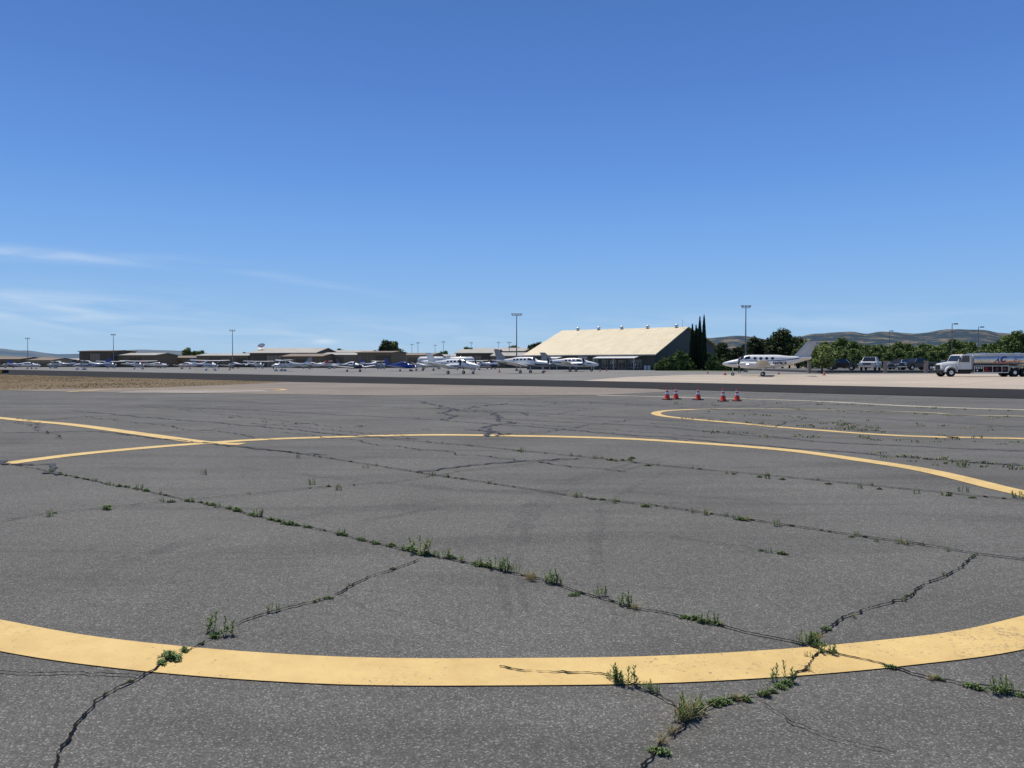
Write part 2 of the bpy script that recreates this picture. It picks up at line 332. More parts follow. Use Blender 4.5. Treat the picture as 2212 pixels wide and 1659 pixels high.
for i,v in enumerate(T):
    ribbon('sealed_crack',G(v),.09,.0245+.0003*i,seal_m,step=.1,jag=.25,wvar=.7,seed=90+i,smooth=False)
for i in range(36):
    x=U(-16,20); y=U(16,36); a=random.choice([-.72,.85])+U(-.15,.15); l=U(3,11)
    ribbon('pavement_crack',[(x,y),(x+math.cos(a)*l,y+math.sin(a)*l)],.022,.0213,crack_m,step=.08,jag=.2,wvar=.9,seed=120+i,smooth=False)
for i,(v,wd) in enumerate([([(1100,1340),(1085,1220),(1130,1110),(1260,1030),(1500,975)],.16),([(1140,1340),(1122,1220),(1160,1110),(1290,1032),(1530,978)],.14),([(1330,1360),(1290,1180),(1330,1080),(1480,1000)],.14),([(150,1260),(420,1170),(640,1120),(1000,1080)],.25),([(500,1010),(1000,1060),(1300,1062),(1700,1090)],.25)]):
    ribbon('tire_mark',G(v),wd,.0125+.0003*i,rubber_m,step=.15,jag=.03,wvar=.5,seed=200+i,taper=True)

# ------------------------------------------------------------------ weeds
wg=[mat('weed_green',(.115,.18,.045),.6,.3,30,spec=.3),mat('weed_dark_green',(.065,.11,.03),.6,.3,30,spec=.3),mat('weed_straw',(.42,.32,.16),.8,.3,30,spec=.1),mat('weed_olive',(.18,.20,.06),.6,.3,30,spec=.3)]
def leaf(mb,p,d,l,wd,mi,droop=.3):
    d=d.normalized(); s=d.cross(Vector((0,0,1)))
    if s.length<.05: s=Vector((1,0,0))
    s.normalize(); m_=p+d*l*.5; t=p+d*l-Vector((0,0,l*droop))
    mb.add([p-s*wd*.25,p+s*wd*.25,m_+s*wd*.5,m_-s*wd*.5,t],[(0,1,2,3),(3,2,4)],mi)
def weed_mesh(kind,seed):
    random.seed(seed); mb=MB()
    if kind=='upright':
        for _ in range(random.randint(8,13)):
            b=Vector((U(-.5,.5),U(-.25,.25),0)); h=U(.35,.9); lean=Vector((U(-.3,.3),U(-.3,.3),1)).normalized()
            mb.cyl(b,b+lean*h,.014,.006,4,3)
            n=int(h*24)
            for i in range(n):
                z=(i+.5)/n; a=i*2.4+U(-.4,.4); up=.5+z*.9
                leaf(mb,b+lean*h*z,Vector((math.cos(a),math.sin(a),up)),U(.18,.32)*(1.15-z*.4),.065,random.choice([0,0,1,3]),.15)
    elif kind=='low':
        for _ in range(120):
            r=U(0,1)**.7; an=U(0,6.28); b=Vector((math.cos(an)*r*.6,math.sin(an)*r*.3,U(0,.25)*(1-r))); a=U(0,6.28)
            leaf(mb,b,Vector((math.cos(a),math.sin(a),U(.2,1.8))),U(.2,.5)*(1.2-.5*r),.09,random.choice([0,1,3,0]),U(.1,.4))
    else:
        for _ in range(80):
            a=U(0,6.28); b=Vector((U(-.15,.15),U(-.15,.15),0))
            leaf(mb,b,Vector((math.cos(a)*U(.1,.9),math.sin(a)*U(.1,.9),U(.3,1.3))),U(.4,1.1),.022,2 if R()<.85 else 0,U(0,.35))
    return mb.mesh('weed_tuft_'+kind,wg)
WM={'upright':[weed_mesh('upright',s) for s in(1,2,3,4)],'low':[weed_mesh('low',s) for s in(5,6,7)],'dry':[weed_mesh('dry',s) for s in(8,9)]}
random.seed(5)
WL={'upright':'upright green weed tuft growing from a pavement crack','low':'low leafy green weed spreading over a pavement crack','dry':'dry straw-coloured grass tuft growing from a pavement crack'}
nweed=0
def weed(x,y,h,kind=None):
    global nweed
    kind=kind or random.choices(['upright','low','dry'],[.5,.43,.07])[0]
    o=link(bpy.data.objects.new('weed_tuft',random.choice(WM[kind]))); o.location=(x,y,.012); o.rotation_euler=(0,0,U(-.9,.3)+random.choice([0,math.pi])); s=h*U(.85,1.1)
    o.scale=(s*U(.9,1.3),s*U(.8,1.1),s); o['label']=WL[kind]; o['category']='weed'; o['group']='weeds growing along the pavement cracks'; nweed+=1
WE=[(372,1428,38,'low'),(400,1412,24,'low'),(350,1440,24,'low'),(475,1372,45),(465,1380,30,'low'),(590,1325,20),(710,1297,15,'low'),(690,1301,12,'dry'),(1355,1484,42,'upright'),(1320,1472,22),(1340,1478,28),(1410,1502,20),(1395,1495,22),(1480,1560,62,'dry'),(1478,1562,40,'upright'),(1500,1545,40,'upright'),(1520,1536,25),(1560,1522,28,'low'),(1590,1518,25,'dry'),(1610,1518,27),(1650,1507,20,'low'),(1670,1500,18),(1693,1478,40,'upright'),(1745,1455,17,'dry'),(1735,1395,27,'upright'),(1765,1390,25,'dry'),(1430,1612,30,'dry'),(1415,1630,18,'low'),(1450,1590,26,'dry'),(1480,1338,15),(1500,1342,25),(1520,1348,22,'low'),(1530,1350,25),(1550,1354,20),(1345,1312,32),(1372,1320,20),(1295,1292,20),(1255,1285,14),(1240,1290,18,'low'),(1185,1262,34,'upright'),(1200,1266,22),(1150,1258,30,'dry'),(1140,1254,22,'dry'),(1110,1240,20),(1055,1228,22),(1070,1232,28),(1085,1236,32,'upright'),(1040,1226,22,'low'),(1025,1222,16),(960,1207,20),(975,1209,18),(945,1205,16),(905,1198,36,'upright'),(888,1192,30),(915,1202,24,'low'),(845,1182,20,'low'),(780,1168,12),(735,1158,14,'low'),(745,1160,12),(615,1134,17,'low'),(628,1136,20,'low'),(640,1138,15),(545,1116,13),(495,1102,10),(405,1085,14),(415,1087,10),(370,1087,14),(350,1086,10),(300,1060,12),(245,1049,8),(232,1102,25,'low'),(107,1117,18),(440,1026,13),(675,1048,14),(735,1060,14),(710,1053,10),(790,1012,9),(930,1029,10),(2010,1474,22),(2105,1492,27,'low'),(2165,1500,42,'upright'),(2160,1498,24,'low'),(2185,1505,22),(2205,1510,22),(1525,1114,20,'dry'),(1500,1110,9),(1590,1124,15),(1602,1126,18),(1615,1128,16),(1680,1138,16),(1395,1097,16),(1280,1081,12),(1240,1076,12),(1325,1088,11),(1440,1101,10),(1660,1196,12),(1690,1200,18,'low'),(1645,1193,9),(1840,1163,10),(1890,1172,10),(1940,1176,13),(1952,1178,12,'dry'),(1965,1180,14),(2045,1193,8),(1130,978,10),(1120,976,10),(1320,996,12),(1330,998,12),(1345,996,10),(1360,996,11),(1365,992,10),(1400,1008,10),(1570,1025,10),(1585,1026,10),(1640,1033,10),(1655,1035,17),(1690,1038,11),(1790,1048,10),(1855,1056,12),(1900,1059,10),(1980,1068,12),(2050,1073,14),(2035,1071,12,'dry'),(2100,1078,12),(2080,1064,15),(2200,1078,16),(2075,1010,13),(2020,1007,8),(645,991,10),(1950,1302,12),(1845,1338,14,'dry')]
for q in WE:
    x,y=gp(q[0],q[1]); weed(x,y,q[2]/FOC*y*1.15,q[3] if len(q)>3 else None)
def along(k,n,lo,hi,t0=0,t1=1):
    P=paths[k]
    for i in range(n):
        t=t0+(t1-t0)*(i+U(-.45,1.45))/n; t=max(t0,min(t1,t)); g=.5+.5*noise.noise((t*9,ord(k),0))
        if R()>g*1.5: continue
        p=P[int(t*(len(P)-1))]; weed(p.x+U(-.02,.02),p.y+U(-.02,.02),U(lo,hi)*(.6+.8*g),'low' if R()<.6 else 'upright')
along('A',84,.03,.085,.14,.74); along('A',12,.03,.07,.74,.98); along('B',10,.02,.05,.2,1); along('C',26,.035,.08,.05,.45); along('C',6,.02,.04,.6,1)
along('F',54,.025,.065,.2,.95); along('G',42,.025,.065,.2,1); along('H',10,.025,.05)
mb=MB()
ROWS=[[(1480,905),(2212,955)],[(1500,935),(2212,960)],[(1450,872),(2212,905)],[(1500,892),(2212,930)],[(1600,868),(2212,890)],[(1800,915),(1900,935)],[(500,905),(900,930)],[(1100,868),(1500,880)],[(1900,985),(2212,1010)]]
for r in ROWS:
    a=Vector(gp(*r[0]));b=Vector(gp(*r[1]))
    for _ in range(32 if r[0][0]>1300 else 8):
        t=R(); c=a.lerp(b,t)+Vector((U(-.5,.5),U(-.5,.5))); h=U(.025,.08)
        for _ in range(9):
            an=U(0,6.28); leaf(mb,Vector((c.x+U(-.1,.1),c.y+U(-.05,.05),.012)),Vector((math.cos(an)*.6,math.sin(an)*.6,1.2)),h*U(.6,1.2),.025,random.choice([0,1,3,2]))
o=mb.obj('weed_scatter',wg); o['kind']='stuff'
mb=MB()
dg=[mat('dry_grass',(.20,.152,.09),.95,.15,1,spec=.05),mat('dry_grass_brown',(.16,.118,.07),.95,.15,1,spec=.05),mat('dull_green_grass',(.13,.13,.06),.95,.15,1,spec=.05)]
def inpoly(x,y,P):
    c=False;n=len(P)
    for i in range(n):
        x1,y1=P[i];x2,y2=P[i-1]
        if (y1>y)!=(y2>y) and x<(x2-x1)*(y-y1)/(y2-y1)+x1: c=not c
    return c
DP=[(-60,28),(-30.5,44.6),(-23.4,48.8),(-20.3,58.5),(-19.6,63),(-73,105.5),(-85,100)]
k=0
while k<11000:
    x,y=U(-85,-19),U(30,106)
    if x/y<-.75 or not inpoly(x,y,DP): continue
    k+=1; g=noise.noise((x*.12,y*.12,0)); h=U(.02,.07)*(1+g)
    an=U(0,6.28); leaf(mb,Vector((x,y,.015)),Vector((math.cos(an)*.6,math.sin(an)*.6,1)),h,.07,0 if g>-.15 and R()<.8 else (2 if R()<.25 else 1))
o=mb.obj('dry_grass',dg); o['kind']='stuff'

# ------------------------------------------------------------------ traffic cones
orange=mat('cone_orange',(.72,.06,.02),.45,.12,10); white_r=mat('reflective_white',(.8,.8,.78),.35,.06,10); rub=mat('black_rubber',(.02,.02,.02),.7,.2,10)
cone=thing('traffic_cone','orange-red traffic cone with two white bands on apron','traffic cone',(*gp(1441,864),.01),.2,'traffic cones on the apron')
mb=MB(); mb.box((0,0,.02),(.36,.36,.04)); mb.obj('base',rub,cone,bevel=.01)
def cr_(z): return .125-.098*(z-.04)/.5
mb=MB(); mb.loft([[(math.cos(t*math.pi/8)*r,math.sin(t*math.pi/8)*r,z) for t in range(16)] for z,r in((.035,.15),(.06,.128),(.3,cr_(.3)),(.53,.028),(.55,.02))]); mb.obj('cone_body',orange,cone,True)
for z0,z1 in((.25,.33),(.39,.44)):
    mb=MB(); mb.loft([[(math.cos(t*math.pi/8)*r,math.sin(t*math.pi/8)*r,z) for t in range(16)] for z,r in((z0,cr_(z0)+.004),(z1,cr_(z1)+.004))],caps=False); mb.obj('reflective_collar',white_r,cone,True)
for q in((1460,863),(1508,864.5),(1562,867.5),(1592,867)):
    copy_thing(cone,(*gp(*q),.01),U(0,1.5))
for b,d,s in((1529,117,1),(1566,101,1.2),(1682,107,1),(1780,99,1.1),(1079,132,1.2),(1177,140,1.1),(1296,148,1.1),(1310,154,1.1),(496,172,1.3)):
    copy_thing(cone,(*at(b,d),.02),U(0,1.5),s,'orange-red traffic cone with white bands near parked aircraft')

# ------------------------------------------------------------------ aircraft
pw=mat('white_aircraft_paint',(.72,.71,.67),.32,.07,1.5,coat=.15); glass=mat('dark_window_glass',(.018,.022,.028),.08,.1,2,spec=.8)
blue=mat('blue_aircraft_paint',(.02,.05,.24),.3,.08,2,coat=.4); navy=mat('navy_aircraft_paint',(.012,.016,.05),.3,.08,2,coat=.4)
grey=mat('grey_aircraft_paint',(.24,.24,.24),.35,.08,2,coat=.15); red=mat('red_aircraft_paint',(.38,.03,.03),.35,.08,2)
fin_m=mat('pale_grey_fin_paint',(.42,.42,.41),.35,.08,2,coat=.15)
metal=mat('bare_metal',(.55,.55,.56),.3,.1,4,metal=.9); tyre=mat('tyre_rubber',(.022,.022,.022),.8,.15,6,spec=.2); dark=mat('dark_cavity',(.015,.015,.015),.6,.1,3); green_d=mat('dark_green_paint',(.02,.05,.035),.35,.1,2,coat=.3)
letter=mat('dark_lettering',(.015,.02,.05),.4,.05,5)

class Fus:
    def __init__(s,S,n=22,sub=5,p=2.3):
        s.n=n; s.p=p; D_=[]
        for i in range(len(S)-1):
            a=Vector(S[max(i-1,0)]);b=Vector(S[i]);c=Vector(S[i+1]);d=Vector(S[min(i+2,len(S)-1)])
            for j in range(sub):
                t=j/sub; D_.append(.5*((2*b)+(c-a)*t+(2*a-5*b+4*c-d)*t*t+(3*b-a-3*c+d)*t*t*t))
        D_.append(Vector(S[-1])); s.D=[Vector((q[0],q[1],max(q[2],.02),max(q[3],.02))) for q in D_]
    def sec(s,x):
        D_=s.D
        for a,b in zip(D_,D_[1:]):
            if a[0]>=x>=b[0]:
                t=(a[0]-x)/max(1e-6,a[0]-b[0]); return a.lerp(b,t)
        return D_[0] if x>D_[0][0] else D_[-1]
    def pt(s,q,a,off=0):
        e=2/s.p; ca,sa=math.cos(a),math.sin(a)
        return Vector((q[0],(q[2]+off)*math.copysign(abs(ca)**e,ca),q[1]+(q[3]+off)*math.copysign(abs(sa)**e,sa)))
    def surf(s,x,a,off=.012):
        q=s.sec(x); q=Vector((x,q[1],q[2],q[3])); return s.pt(q,a,off)
    def body(s,mfun):
        mb=MB(); mb.loft([[s.pt(q,2*math.pi*i/s.n) for i in range(s.n)] for q in s.D],mfun=mfun); return mb
    def patch(s,mb,xa,xb,a0,a1,k=5,side=1,mi=0,off=.012):
        """xa=(x0,x1) at angle a0, xb at a1 (degrees)"""
        vs=[]
        for i in range(k+1):
            t=i/k; a=math.radians(a0+(a1-a0)*t); x0=xa[0]+(xb[0]-xa[0])*t; x1=xa[1]+(xb[1]-xa[1])*t
            for j in range(k+1):
                v=s.surf(x0+(x1-x0)*j/k,a,off); v.y*=side; vs.append(v)
        mb.add(vs,[(i*(k+1)+j,i*(k+1)+j+1,(i+1)*(k+1)+j+1,(i+1)*(k+1)+j) for i in range(k) for j in range(k)],mi)
    def disc(s,mb,x,a,rx,rz,side=1,n=12):
        q=s.sec(x); a=math.radians(a); c=s.surf(x,a); c.y*=side; vs=[c]
        for i in range(n):
            t=2*math.pi*i/n; v=s.surf(x+rx*math.cos(t),a+rz*math.sin(t)/q[3]); v.y*=side; vs.append(v)
        mb.add(vs,[(0,1+i,1+(i+1)%n) for i in range(n)])
AF=[(0,0),(-.06,.5),(-.25,.9),(-.5,.75),(-.8,.3),(-1,0),(-.8,-.12),(-.4,-.4),(-.1,-.42)]
def foil(le,chord,th,axis='y'):
    r=[]
    for a,b in AF:
        if axis=='y': r.append((le[0]+a*chord,le[1],le[2]+b*th))
        else: r.append((le[0]+a*chord,le[1]+b*th*.6,le[2]))
    return r
def wing(parent,name,secs,mats,axis='y',mfun=None):
    mb=MB(); mb.loft([foil(le,c,t,axis) for le,c,t in secs],mfun=mfun); return mb.obj(name,mats,parent,True,ang=50)
def wheel(parent,x,y,z0,r,top,strutm,fair=False):
    g=MB()
    g.cyl((x,y,z0+r),(top[0],top[1],top[2]),.045,.06,8); g.box((x,y,z0+r),(.1,.14,.1))
    if fair: g.loft([[(x+a,y+math.cos(t*.785)*w_,z0+r+.04+math.sin(t*.785)*h_) for t in range(8)] for a,w_,h_ in((.42,.03,.05),(.25,.12,.17),(0,.15,.22),(-.3,.1,.13),(-.5,.02,.03))])
    o=g.obj('landing_gear',strutm,parent,True)
    m_=MB(); m_.cyl((x,y-.08,z0+r),(x,y+.08,z0+r),r,r,18,0); m_.cyl((x,y-.085,z0+r),(x,y+.085,z0+r),r*.5,r*.5,14,1); m_.obj('wheel',[tyre,metal],o)
def prop(parent,x,y,z,n,rad,rot=.5,sp=metal,spl=.45,spr=.17):
    p=part('propeller',parent,(x,y,z))
    mb=MB(); mb.loft([[(a,math.cos(t*.5236)*r,math.sin(t*.5236)*r) for t in range(12)] for a,r in((0,spr),(spl*.4,spr*.85),(spl*.8,spr*.4),(spl,.01))]); mb.obj('spinner',sp,p,True)
    for i in range(n):
        mb=MB(); rings=[]
        for q,c,tw in((.1,.08,1.0),(.35,.13,.75),(.7,.13,.45),(1,.07,.3)):
            rings.append([(math.sin(tw)*a+.08,math.cos(tw)*a,q*rad) for a in(-c,c)]+[(math.sin(tw)*a+.10,math.cos(tw)*a,q*rad) for a in(c,-c)])
        mb.loft(rings); b=mb.obj('blade',dark,p); b.rotation_euler=(rot+i*2*math.pi/n,0,0)

def aircraft(kind,b,d,heading,label,cat,body=pw,stripe=blue,sz=(1.15,1.25),belly=None,wings=None,tail=None,grp='small aircraft parked on the ramp',scale=1):
    A=thing(cat.replace(' ','_'),label,cat,(*at(b,d),.02),math.radians(heading),grp,scale)
    wings=wings or body; tail=tail or body; 
    def mf(c,bz=belly[1] if belly else -9):
        if c.z<bz: return 2
        if sz[0]+.02*(-c.x)<c.z<sz[1]+.03*(-c.x): return 1
        return 0
    bm=belly[0] if belly else body
    mats=[body,stripe,bm]
    if kind=='cessna':
        F=Fus([(1.98,1.08,.16,.17),(1.9,1.08,.36,.33),(1.4,1.1,.47,.42),(.95,1.13,.52,.47),(.35,1.38,.54,.74),(-.4,1.42,.55,.76),(-1.3,1.38,.5,.68),(-2.3,1.32,.34,.42),(-4.0,1.36,.17,.25),(-5.7,1.45,.04,.14)])
        F.body(mf).obj('fuselage',mats,A,True)
        for s_ in(1,-1):
            wing(A,'wing',[((.55,.001*s_,2.16),1.65,.12),((.55,2.6*s_,2.2),1.62,.12),((.35,5.2*s_,2.28),1.15,.09),((.2,5.5*s_,2.29),.8,.04)],[wings])
            mb=MB(); mb.cyl((.1,.5*s_,.85),(.05,2.6*s_,2.18),.06,.05,8); mb.obj('wing_strut',wings,A)
            wing(A,'stabilizer',[((-4.5,0,1.45),1.2,.07),((-4.9,1.7*s_,1.45),.75,.05)],[wings])
        wing(A,'tail_fin',[((-3.6,0,1.5),2.0,.08),((-4.6,0,1.9),1.25,.08),((-5.25,0,2.85),.75,.05)],[tail,stripe],'z',lambda c:1 if 2.1<c.z<2.5 else 0)
        W=MB()
        F.patch(W,(.9,.42),(.62,.3),25,90); F.patch(W,(.9,.42),(.62,.3),25,90,side=-1); W.obj('windshield',glass,A)
        for s_ in(1,-1):
            W=MB(); F.patch(W,(.5,-.35),(.28,-.35),14,42,side=s_); W.obj('window',glass,A)
            W=MB(); F.patch(W,(-.45,-1.25),(-.45,-1.1),14,40,side=s_); W.obj('window',glass,A)
            wheel(A,0,1.25*s_,-.02,.21,(0,.4*s_,.8),body,fair=True)
        wheel(A,1.45,0,-.02,.18,(1.45,0,.8),body,fair=True)
        prop(A,1.98,0,1.08,2,.95,U(.3,1.2),pw)
        for s_ in(1,-1):
            W=MB(); W.box((1.93,.2*s_,1.12),(.06,.2,.12)); W.obj('air_intake',dark,A)
    elif kind=='low':
        F=Fus([(2.35,1.0,.17,.17),(2.25,1.0,.38,.34),(1.6,1.02,.48,.42),(1.0,1.05,.54,.47),(.2,1.22,.56,.66),(-.7,1.25,.56,.68),(-1.6,1.2,.48,.58),(-2.8,1.15,.3,.38),(-4.2,1.18,.16,.24),(-5.2,1.22,.04,.15)])
        F.body(mf).obj('fuselage',mats,A,True)
        for s_ in(1,-1):
            wing(A,'wing',[((.8,.3*s_,.72),1.9,.13),((.55,2.8*s_,.95),1.5,.11),((.3,5.1*s_,1.18),1.0,.07),((.1,5.3*s_,1.2),.6,.03)],[wings])
            wing(A,'stabilizer',[((-4.1,0,1.3),1.05,.07),((-4.5,1.8*s_,1.35),.7,.05)],[wings])
            wheel(A,-.1,1.6*s_,-.02,.2,(-.1,1.6*s_,.85),metal)
            W=MB(); F.patch(W,(.25,-.55),(.05,-.55),12,45,side=s_); W.obj('window',glass,A)
            W=MB(); F.patch(W,(-.65,-1.4),(-.65,-1.2),12,42,side=s_); W.obj('window',glass,A)
        wing(A,'tail_fin',[((-3.3,0,1.3),1.9,.08),((-4.1,0,1.6),1.2,.08),((-4.75,0,2.5),.7,.05)],[tail,stripe],'z',lambda c:1 if 1.8<c.z<2.1 else 0)
        W=MB(); F.patch(W,(.95,.35),(.6,.1),24,90); F.patch(W,(.95,.35),(.6,.1),24,90,side=-1); W.obj('windshield',glass,A)
        wheel(A,1.6,0,-.02,.18,(1.5,0,.8),metal)
        prop(A,2.35,0,1.0,2,.95,U(.3,1.2),metal)
    elif kind in('twin','king','turbo'):
        K=kind=='king'
        if K: S=[(5.0,1.52,.05,.05),(4.75,1.52,.2,.2),(4.0,1.54,.42,.4),(3.1,1.6,.6,.56),(2.5,1.76,.68,.74),(1.6,1.84,.72,.83),(0,1.84,.72,.83),(-1.7,1.84,.72,.82),(-3,1.92,.52,.6),(-4.5,2.12,.26,.34),(-5.7,2.28,.06,.16)]
        elif kind=='twin': S=[(4.6,1.2,.05,.05),(4.3,1.2,.24,.22),(3.4,1.26,.45,.42),(2.5,1.36,.58,.54),(1.7,1.52,.64,.7),(.6,1.6,.66,.76),(-1.0,1.6,.66,.74),(-2.4,1.62,.48,.54),(-4,1.7,.26,.32),(-5.6,1.8,.05,.15)]
        else: S=[(4.3,1.5,.2,.22),(4.2,1.5,.36,.36),(3.2,1.52,.5,.48),(2.3,1.58,.6,.56),(1.6,1.78,.66,.76),(.6,1.84,.68,.8),(-1.4,1.84,.66,.78),(-2.8,1.86,.46,.54),(-4.2,1.92,.25,.33),(-5.6,2.05,.05,.16)]
        F=Fus(S); F.body(mf).obj('fuselage',mats,A,True)
        half=7.6 if K else 6.1; wz=1.15 if K else .98 if kind=='twin' else 1.15
        for s_ in(1,-1):
            wing(A,'wing',[((.95,.3*s_,wz),2.2,.17),((.95,2.1*s_,wz+.16),2.0,.15),((.45,half*.93*s_,wz+.75),1.15,.08),((.2,half*s_,wz+.8),.7,.03)],[wings])
            sh=2.6 if K else 2.3
            wing(A,'stabilizer',[((-4.2,0,S[-2][1]+.1),1.4,.08),((-4.9,sh*s_,S[-2][1]+.2),.8,.05)],[wings])
            wheel(A,0,(2.0 if kind!='turbo' else 1.6)*s_,-.02,.26,(0,(2.0 if kind!='turbo' else 1.6)*s_,wz),metal)
            if K:
                for x in(.95,.25,-.45,-1.15):
                    W=MB(); F.disc(W,x,24,.2,.2,s_); W.obj('cabin_window',glass,A)
                W=MB(); F.patch(W,(2.3,1.55),(2.05,1.55),18,50,side=s_); W.obj('cockpit_window',glass,A)
            else:
                for x in(.45,-.25,-.95,-1.6)[:4 if kind=='turbo' else 3]:
                    W=MB(); F.patch(W,(x,x-.42),(x,x-.42),14,38,side=s_); W.obj('cabin_window',glass,A)
                W=MB(); F.patch(W,(1.7,.75),(1.45,.75),16,46,side=s_); W.obj('cockpit_window',glass,A)
            if kind!='turbo':
                y=2.1*s_; nz=wz+.25; xn=2.75 if K else 2.35
                mb=MB(); mb.loft([[(x,y+math.cos(t*.3927)*rw,nz+dz+math.sin(t*.3927)*rh) for t in range(16)] for x,rw,rh,dz in((xn,.2,.2,0),(xn-.1,.36,.38,0),(xn-.8,.42,.43,-.02),(xn-2,.44,.4,-.03),(-.6,.36,.26,-.08),(-1.4,.15,.08,-.05))],mfun=(lambda c:1 if (not K) and abs(c.z-nz)<.09 else 0) ); mb.obj('engine_nacelle',[body,stripe],A,True)
                prop(A,xn,y,nz,4 if K else 3,1.12,.4 if s_>0 else .1,metal)
                mb=MB(); mb.box((xn-.05,y,nz-.28),(.12,.3,.14)); mb.obj('air_intake',dark,A)
                if K:
                    for q_ in(1,-1):
                        mb=MB(); mb.cyl((1.9,y+.38*q_,nz-.02),(1.6,y+.52*q_,nz-.02),.12,.12,10); mb.obj('exhaust_stack',metal,A)
        zt=2.2 if K else 1.8 if kind=='twin' else 2.0; top=4.35 if K else 3.35 if kind=='twin' else 3.95
        wing(A,'tail_fin',[((-2.6,0,zt-.05),3.0,.06),((-3.6,0,zt+.25),2.0,.1),((-5.2,0,top),1.15 if K else .95,.07)],[tail,stripe],'z')
        W=MB(); xa=(3.0,2.4) if K else (2.45,1.8) if kind=='twin' else (2.25,1.75); xb=(2.55,2.1) if K else (1.95,1.5) if kind=='twin' else (1.85,1.5)
        F.patch(W,xa,xb,28,90); F.patch(W,xa,xb,28,90,side=-1); W.obj('windshield',glass,A)
        xn=3.7 if K else 3.3; wheel(A,xn,0,-.02,.22,(xn,0,1.3),metal)
        if kind=='turbo': prop(A,4.3,0,1.5,4,1.15,.5,metal,.6,.2)
        if K:
            me=text_mesh('N478CR',.46,.015)
            for v in me.vertices:
                x=-1.2-v.co.x; z=1.46+v.co.y; q=F.sec(x); zz=min(.98,abs((z-q[1])/q[3]))
                y=q[2]*(1-zz**F.p)**(1/F.p); v.co=(x,y+.03,z)
            me.materials.append(letter); o=link(bpy.data.objects.new('registration_lettering',me)); o.parent=A
            st=bpy.data.meshes.new('stripe'); vs=[];fs=[]
            for i in range(41):
                x=4.2-9.0*i/40; q=F.sec(x); zc=q[1]-.02+.004*i; hh=.045
                for z in(zc-hh,zc+hh):
                    zz=min(.98,abs((z-q[1])/q[3])); vs.append((x,q[2]*(1-zz**F.p)**(1/F.p)+.014,z))
                if i: fs.append((2*i-2,2*i-1,2*i+1,2*i))
            st.from_pydata(vs,[],fs); st.materials.append(stripe); o=link(bpy.data.objects.new('side_stripe',st)); o.parent=A
    return A
aircraft('low',65,214,15,'white low-wing aircraft with blue stripe parked on ramp','single engine aircraft',stripe=blue,sz=(1.0,1.2))
c1=aircraft('cessna',182,186,205,'white high-wing aircraft with blue stripe parked on ramp','single engine aircraft',stripe=blue,sz=(1.0,1.25))
c2=aircraft('cessna',300,200,-30,'white high-wing aircraft with grey stripe parked on ramp','single engine aircraft',stripe=navy,sz=(1.05,1.2))
l2=aircraft('low',402,215,165,'white low-wing aircraft with red trim parked on ramp','single engine aircraft',stripe=red,sz=(1.05,1.15))
aircraft('cessna',455,165,-25,'white high-wing aircraft with blue trim parked on ramp','single engine aircraft',stripe=blue,sz=(.95,1.2))
aircraft('cessna',612,152,212,'white high-wing aircraft with thin dark stripe on ramp','single engine aircraft',stripe=grey,sz=(1.15,1.24))
aircraft('cessna',712,222,20,'small white high-wing aircraft parked before hangars','single engine aircraft',stripe=red,sz=(1.1,1.2))
l4=aircraft('low',765,142,-38,'navy and white low-wing aircraft parked on ramp','single engine aircraft',body=pw,stripe=navy,sz=(.95,1.3),belly=(navy,1.1))
aircraft('low',876,150,-30,'bright blue low-wing aircraft parked on ramp','single engine aircraft',body=blue,stripe=blue,wings=blue,tail=blue)
t1=aircraft('twin',985,112,-33,'white twin-engine aircraft with grey stripe parked on ramp','twin engine aircraft',stripe=grey,sz=(1.45,1.53),scale=.96)
aircraft('turbo',1135,121,-32,'single turboprop aircraft, white above and dark green below','turboprop aircraft',stripe=green_d,sz=(1.5,1.62),belly=(grey,1.35),tail=grey)
aircraft('twin',1238,146,-20,'white twin-engine aircraft with dark stripe before hangar','twin engine aircraft',stripe=navy,sz=(1.4,1.5),tail=grey,scale=1.12)
aircraft('king',1648,95,160,'white twin turboprop with blue stripe on concrete ramp','twin engine aircraft',stripe=navy,sz=(-3,-2),tail=fin_m)
for src,b,d,h,lb in((c2,120,240,200,'white high-wing aircraft with dark stripe on far ramp'),(c1,240,238,-20,'white high-wing aircraft with blue stripe on far ramp'),(l2,345,245,10,'white low-wing aircraft with red trim on far ramp'),(l4,505,232,150,'white and navy low-wing aircraft on far ramp'),(c2,560,225,-35,'white high-wing aircraft with dark stripe on far ramp'),(l2,668,215,195,'white low-wing aircraft with red trim on far ramp'),(c1,820,215,30,'white high-wing aircraft with blue stripe on far ramp'),(t1,925,160,150,'white twin-engine aircraft with grey stripe behind others'),(l4,1058,205,-20,'white and navy low-wing aircraft behind others'),(l4,20,250,170,'white and navy low-wing aircraft on far ramp'),(c1,1030,178,-150,'white high-wing aircraft with blue stripe behind others')):
    copy_thing(src,(*at(b,d),.02),math.radians(h),None,lb)

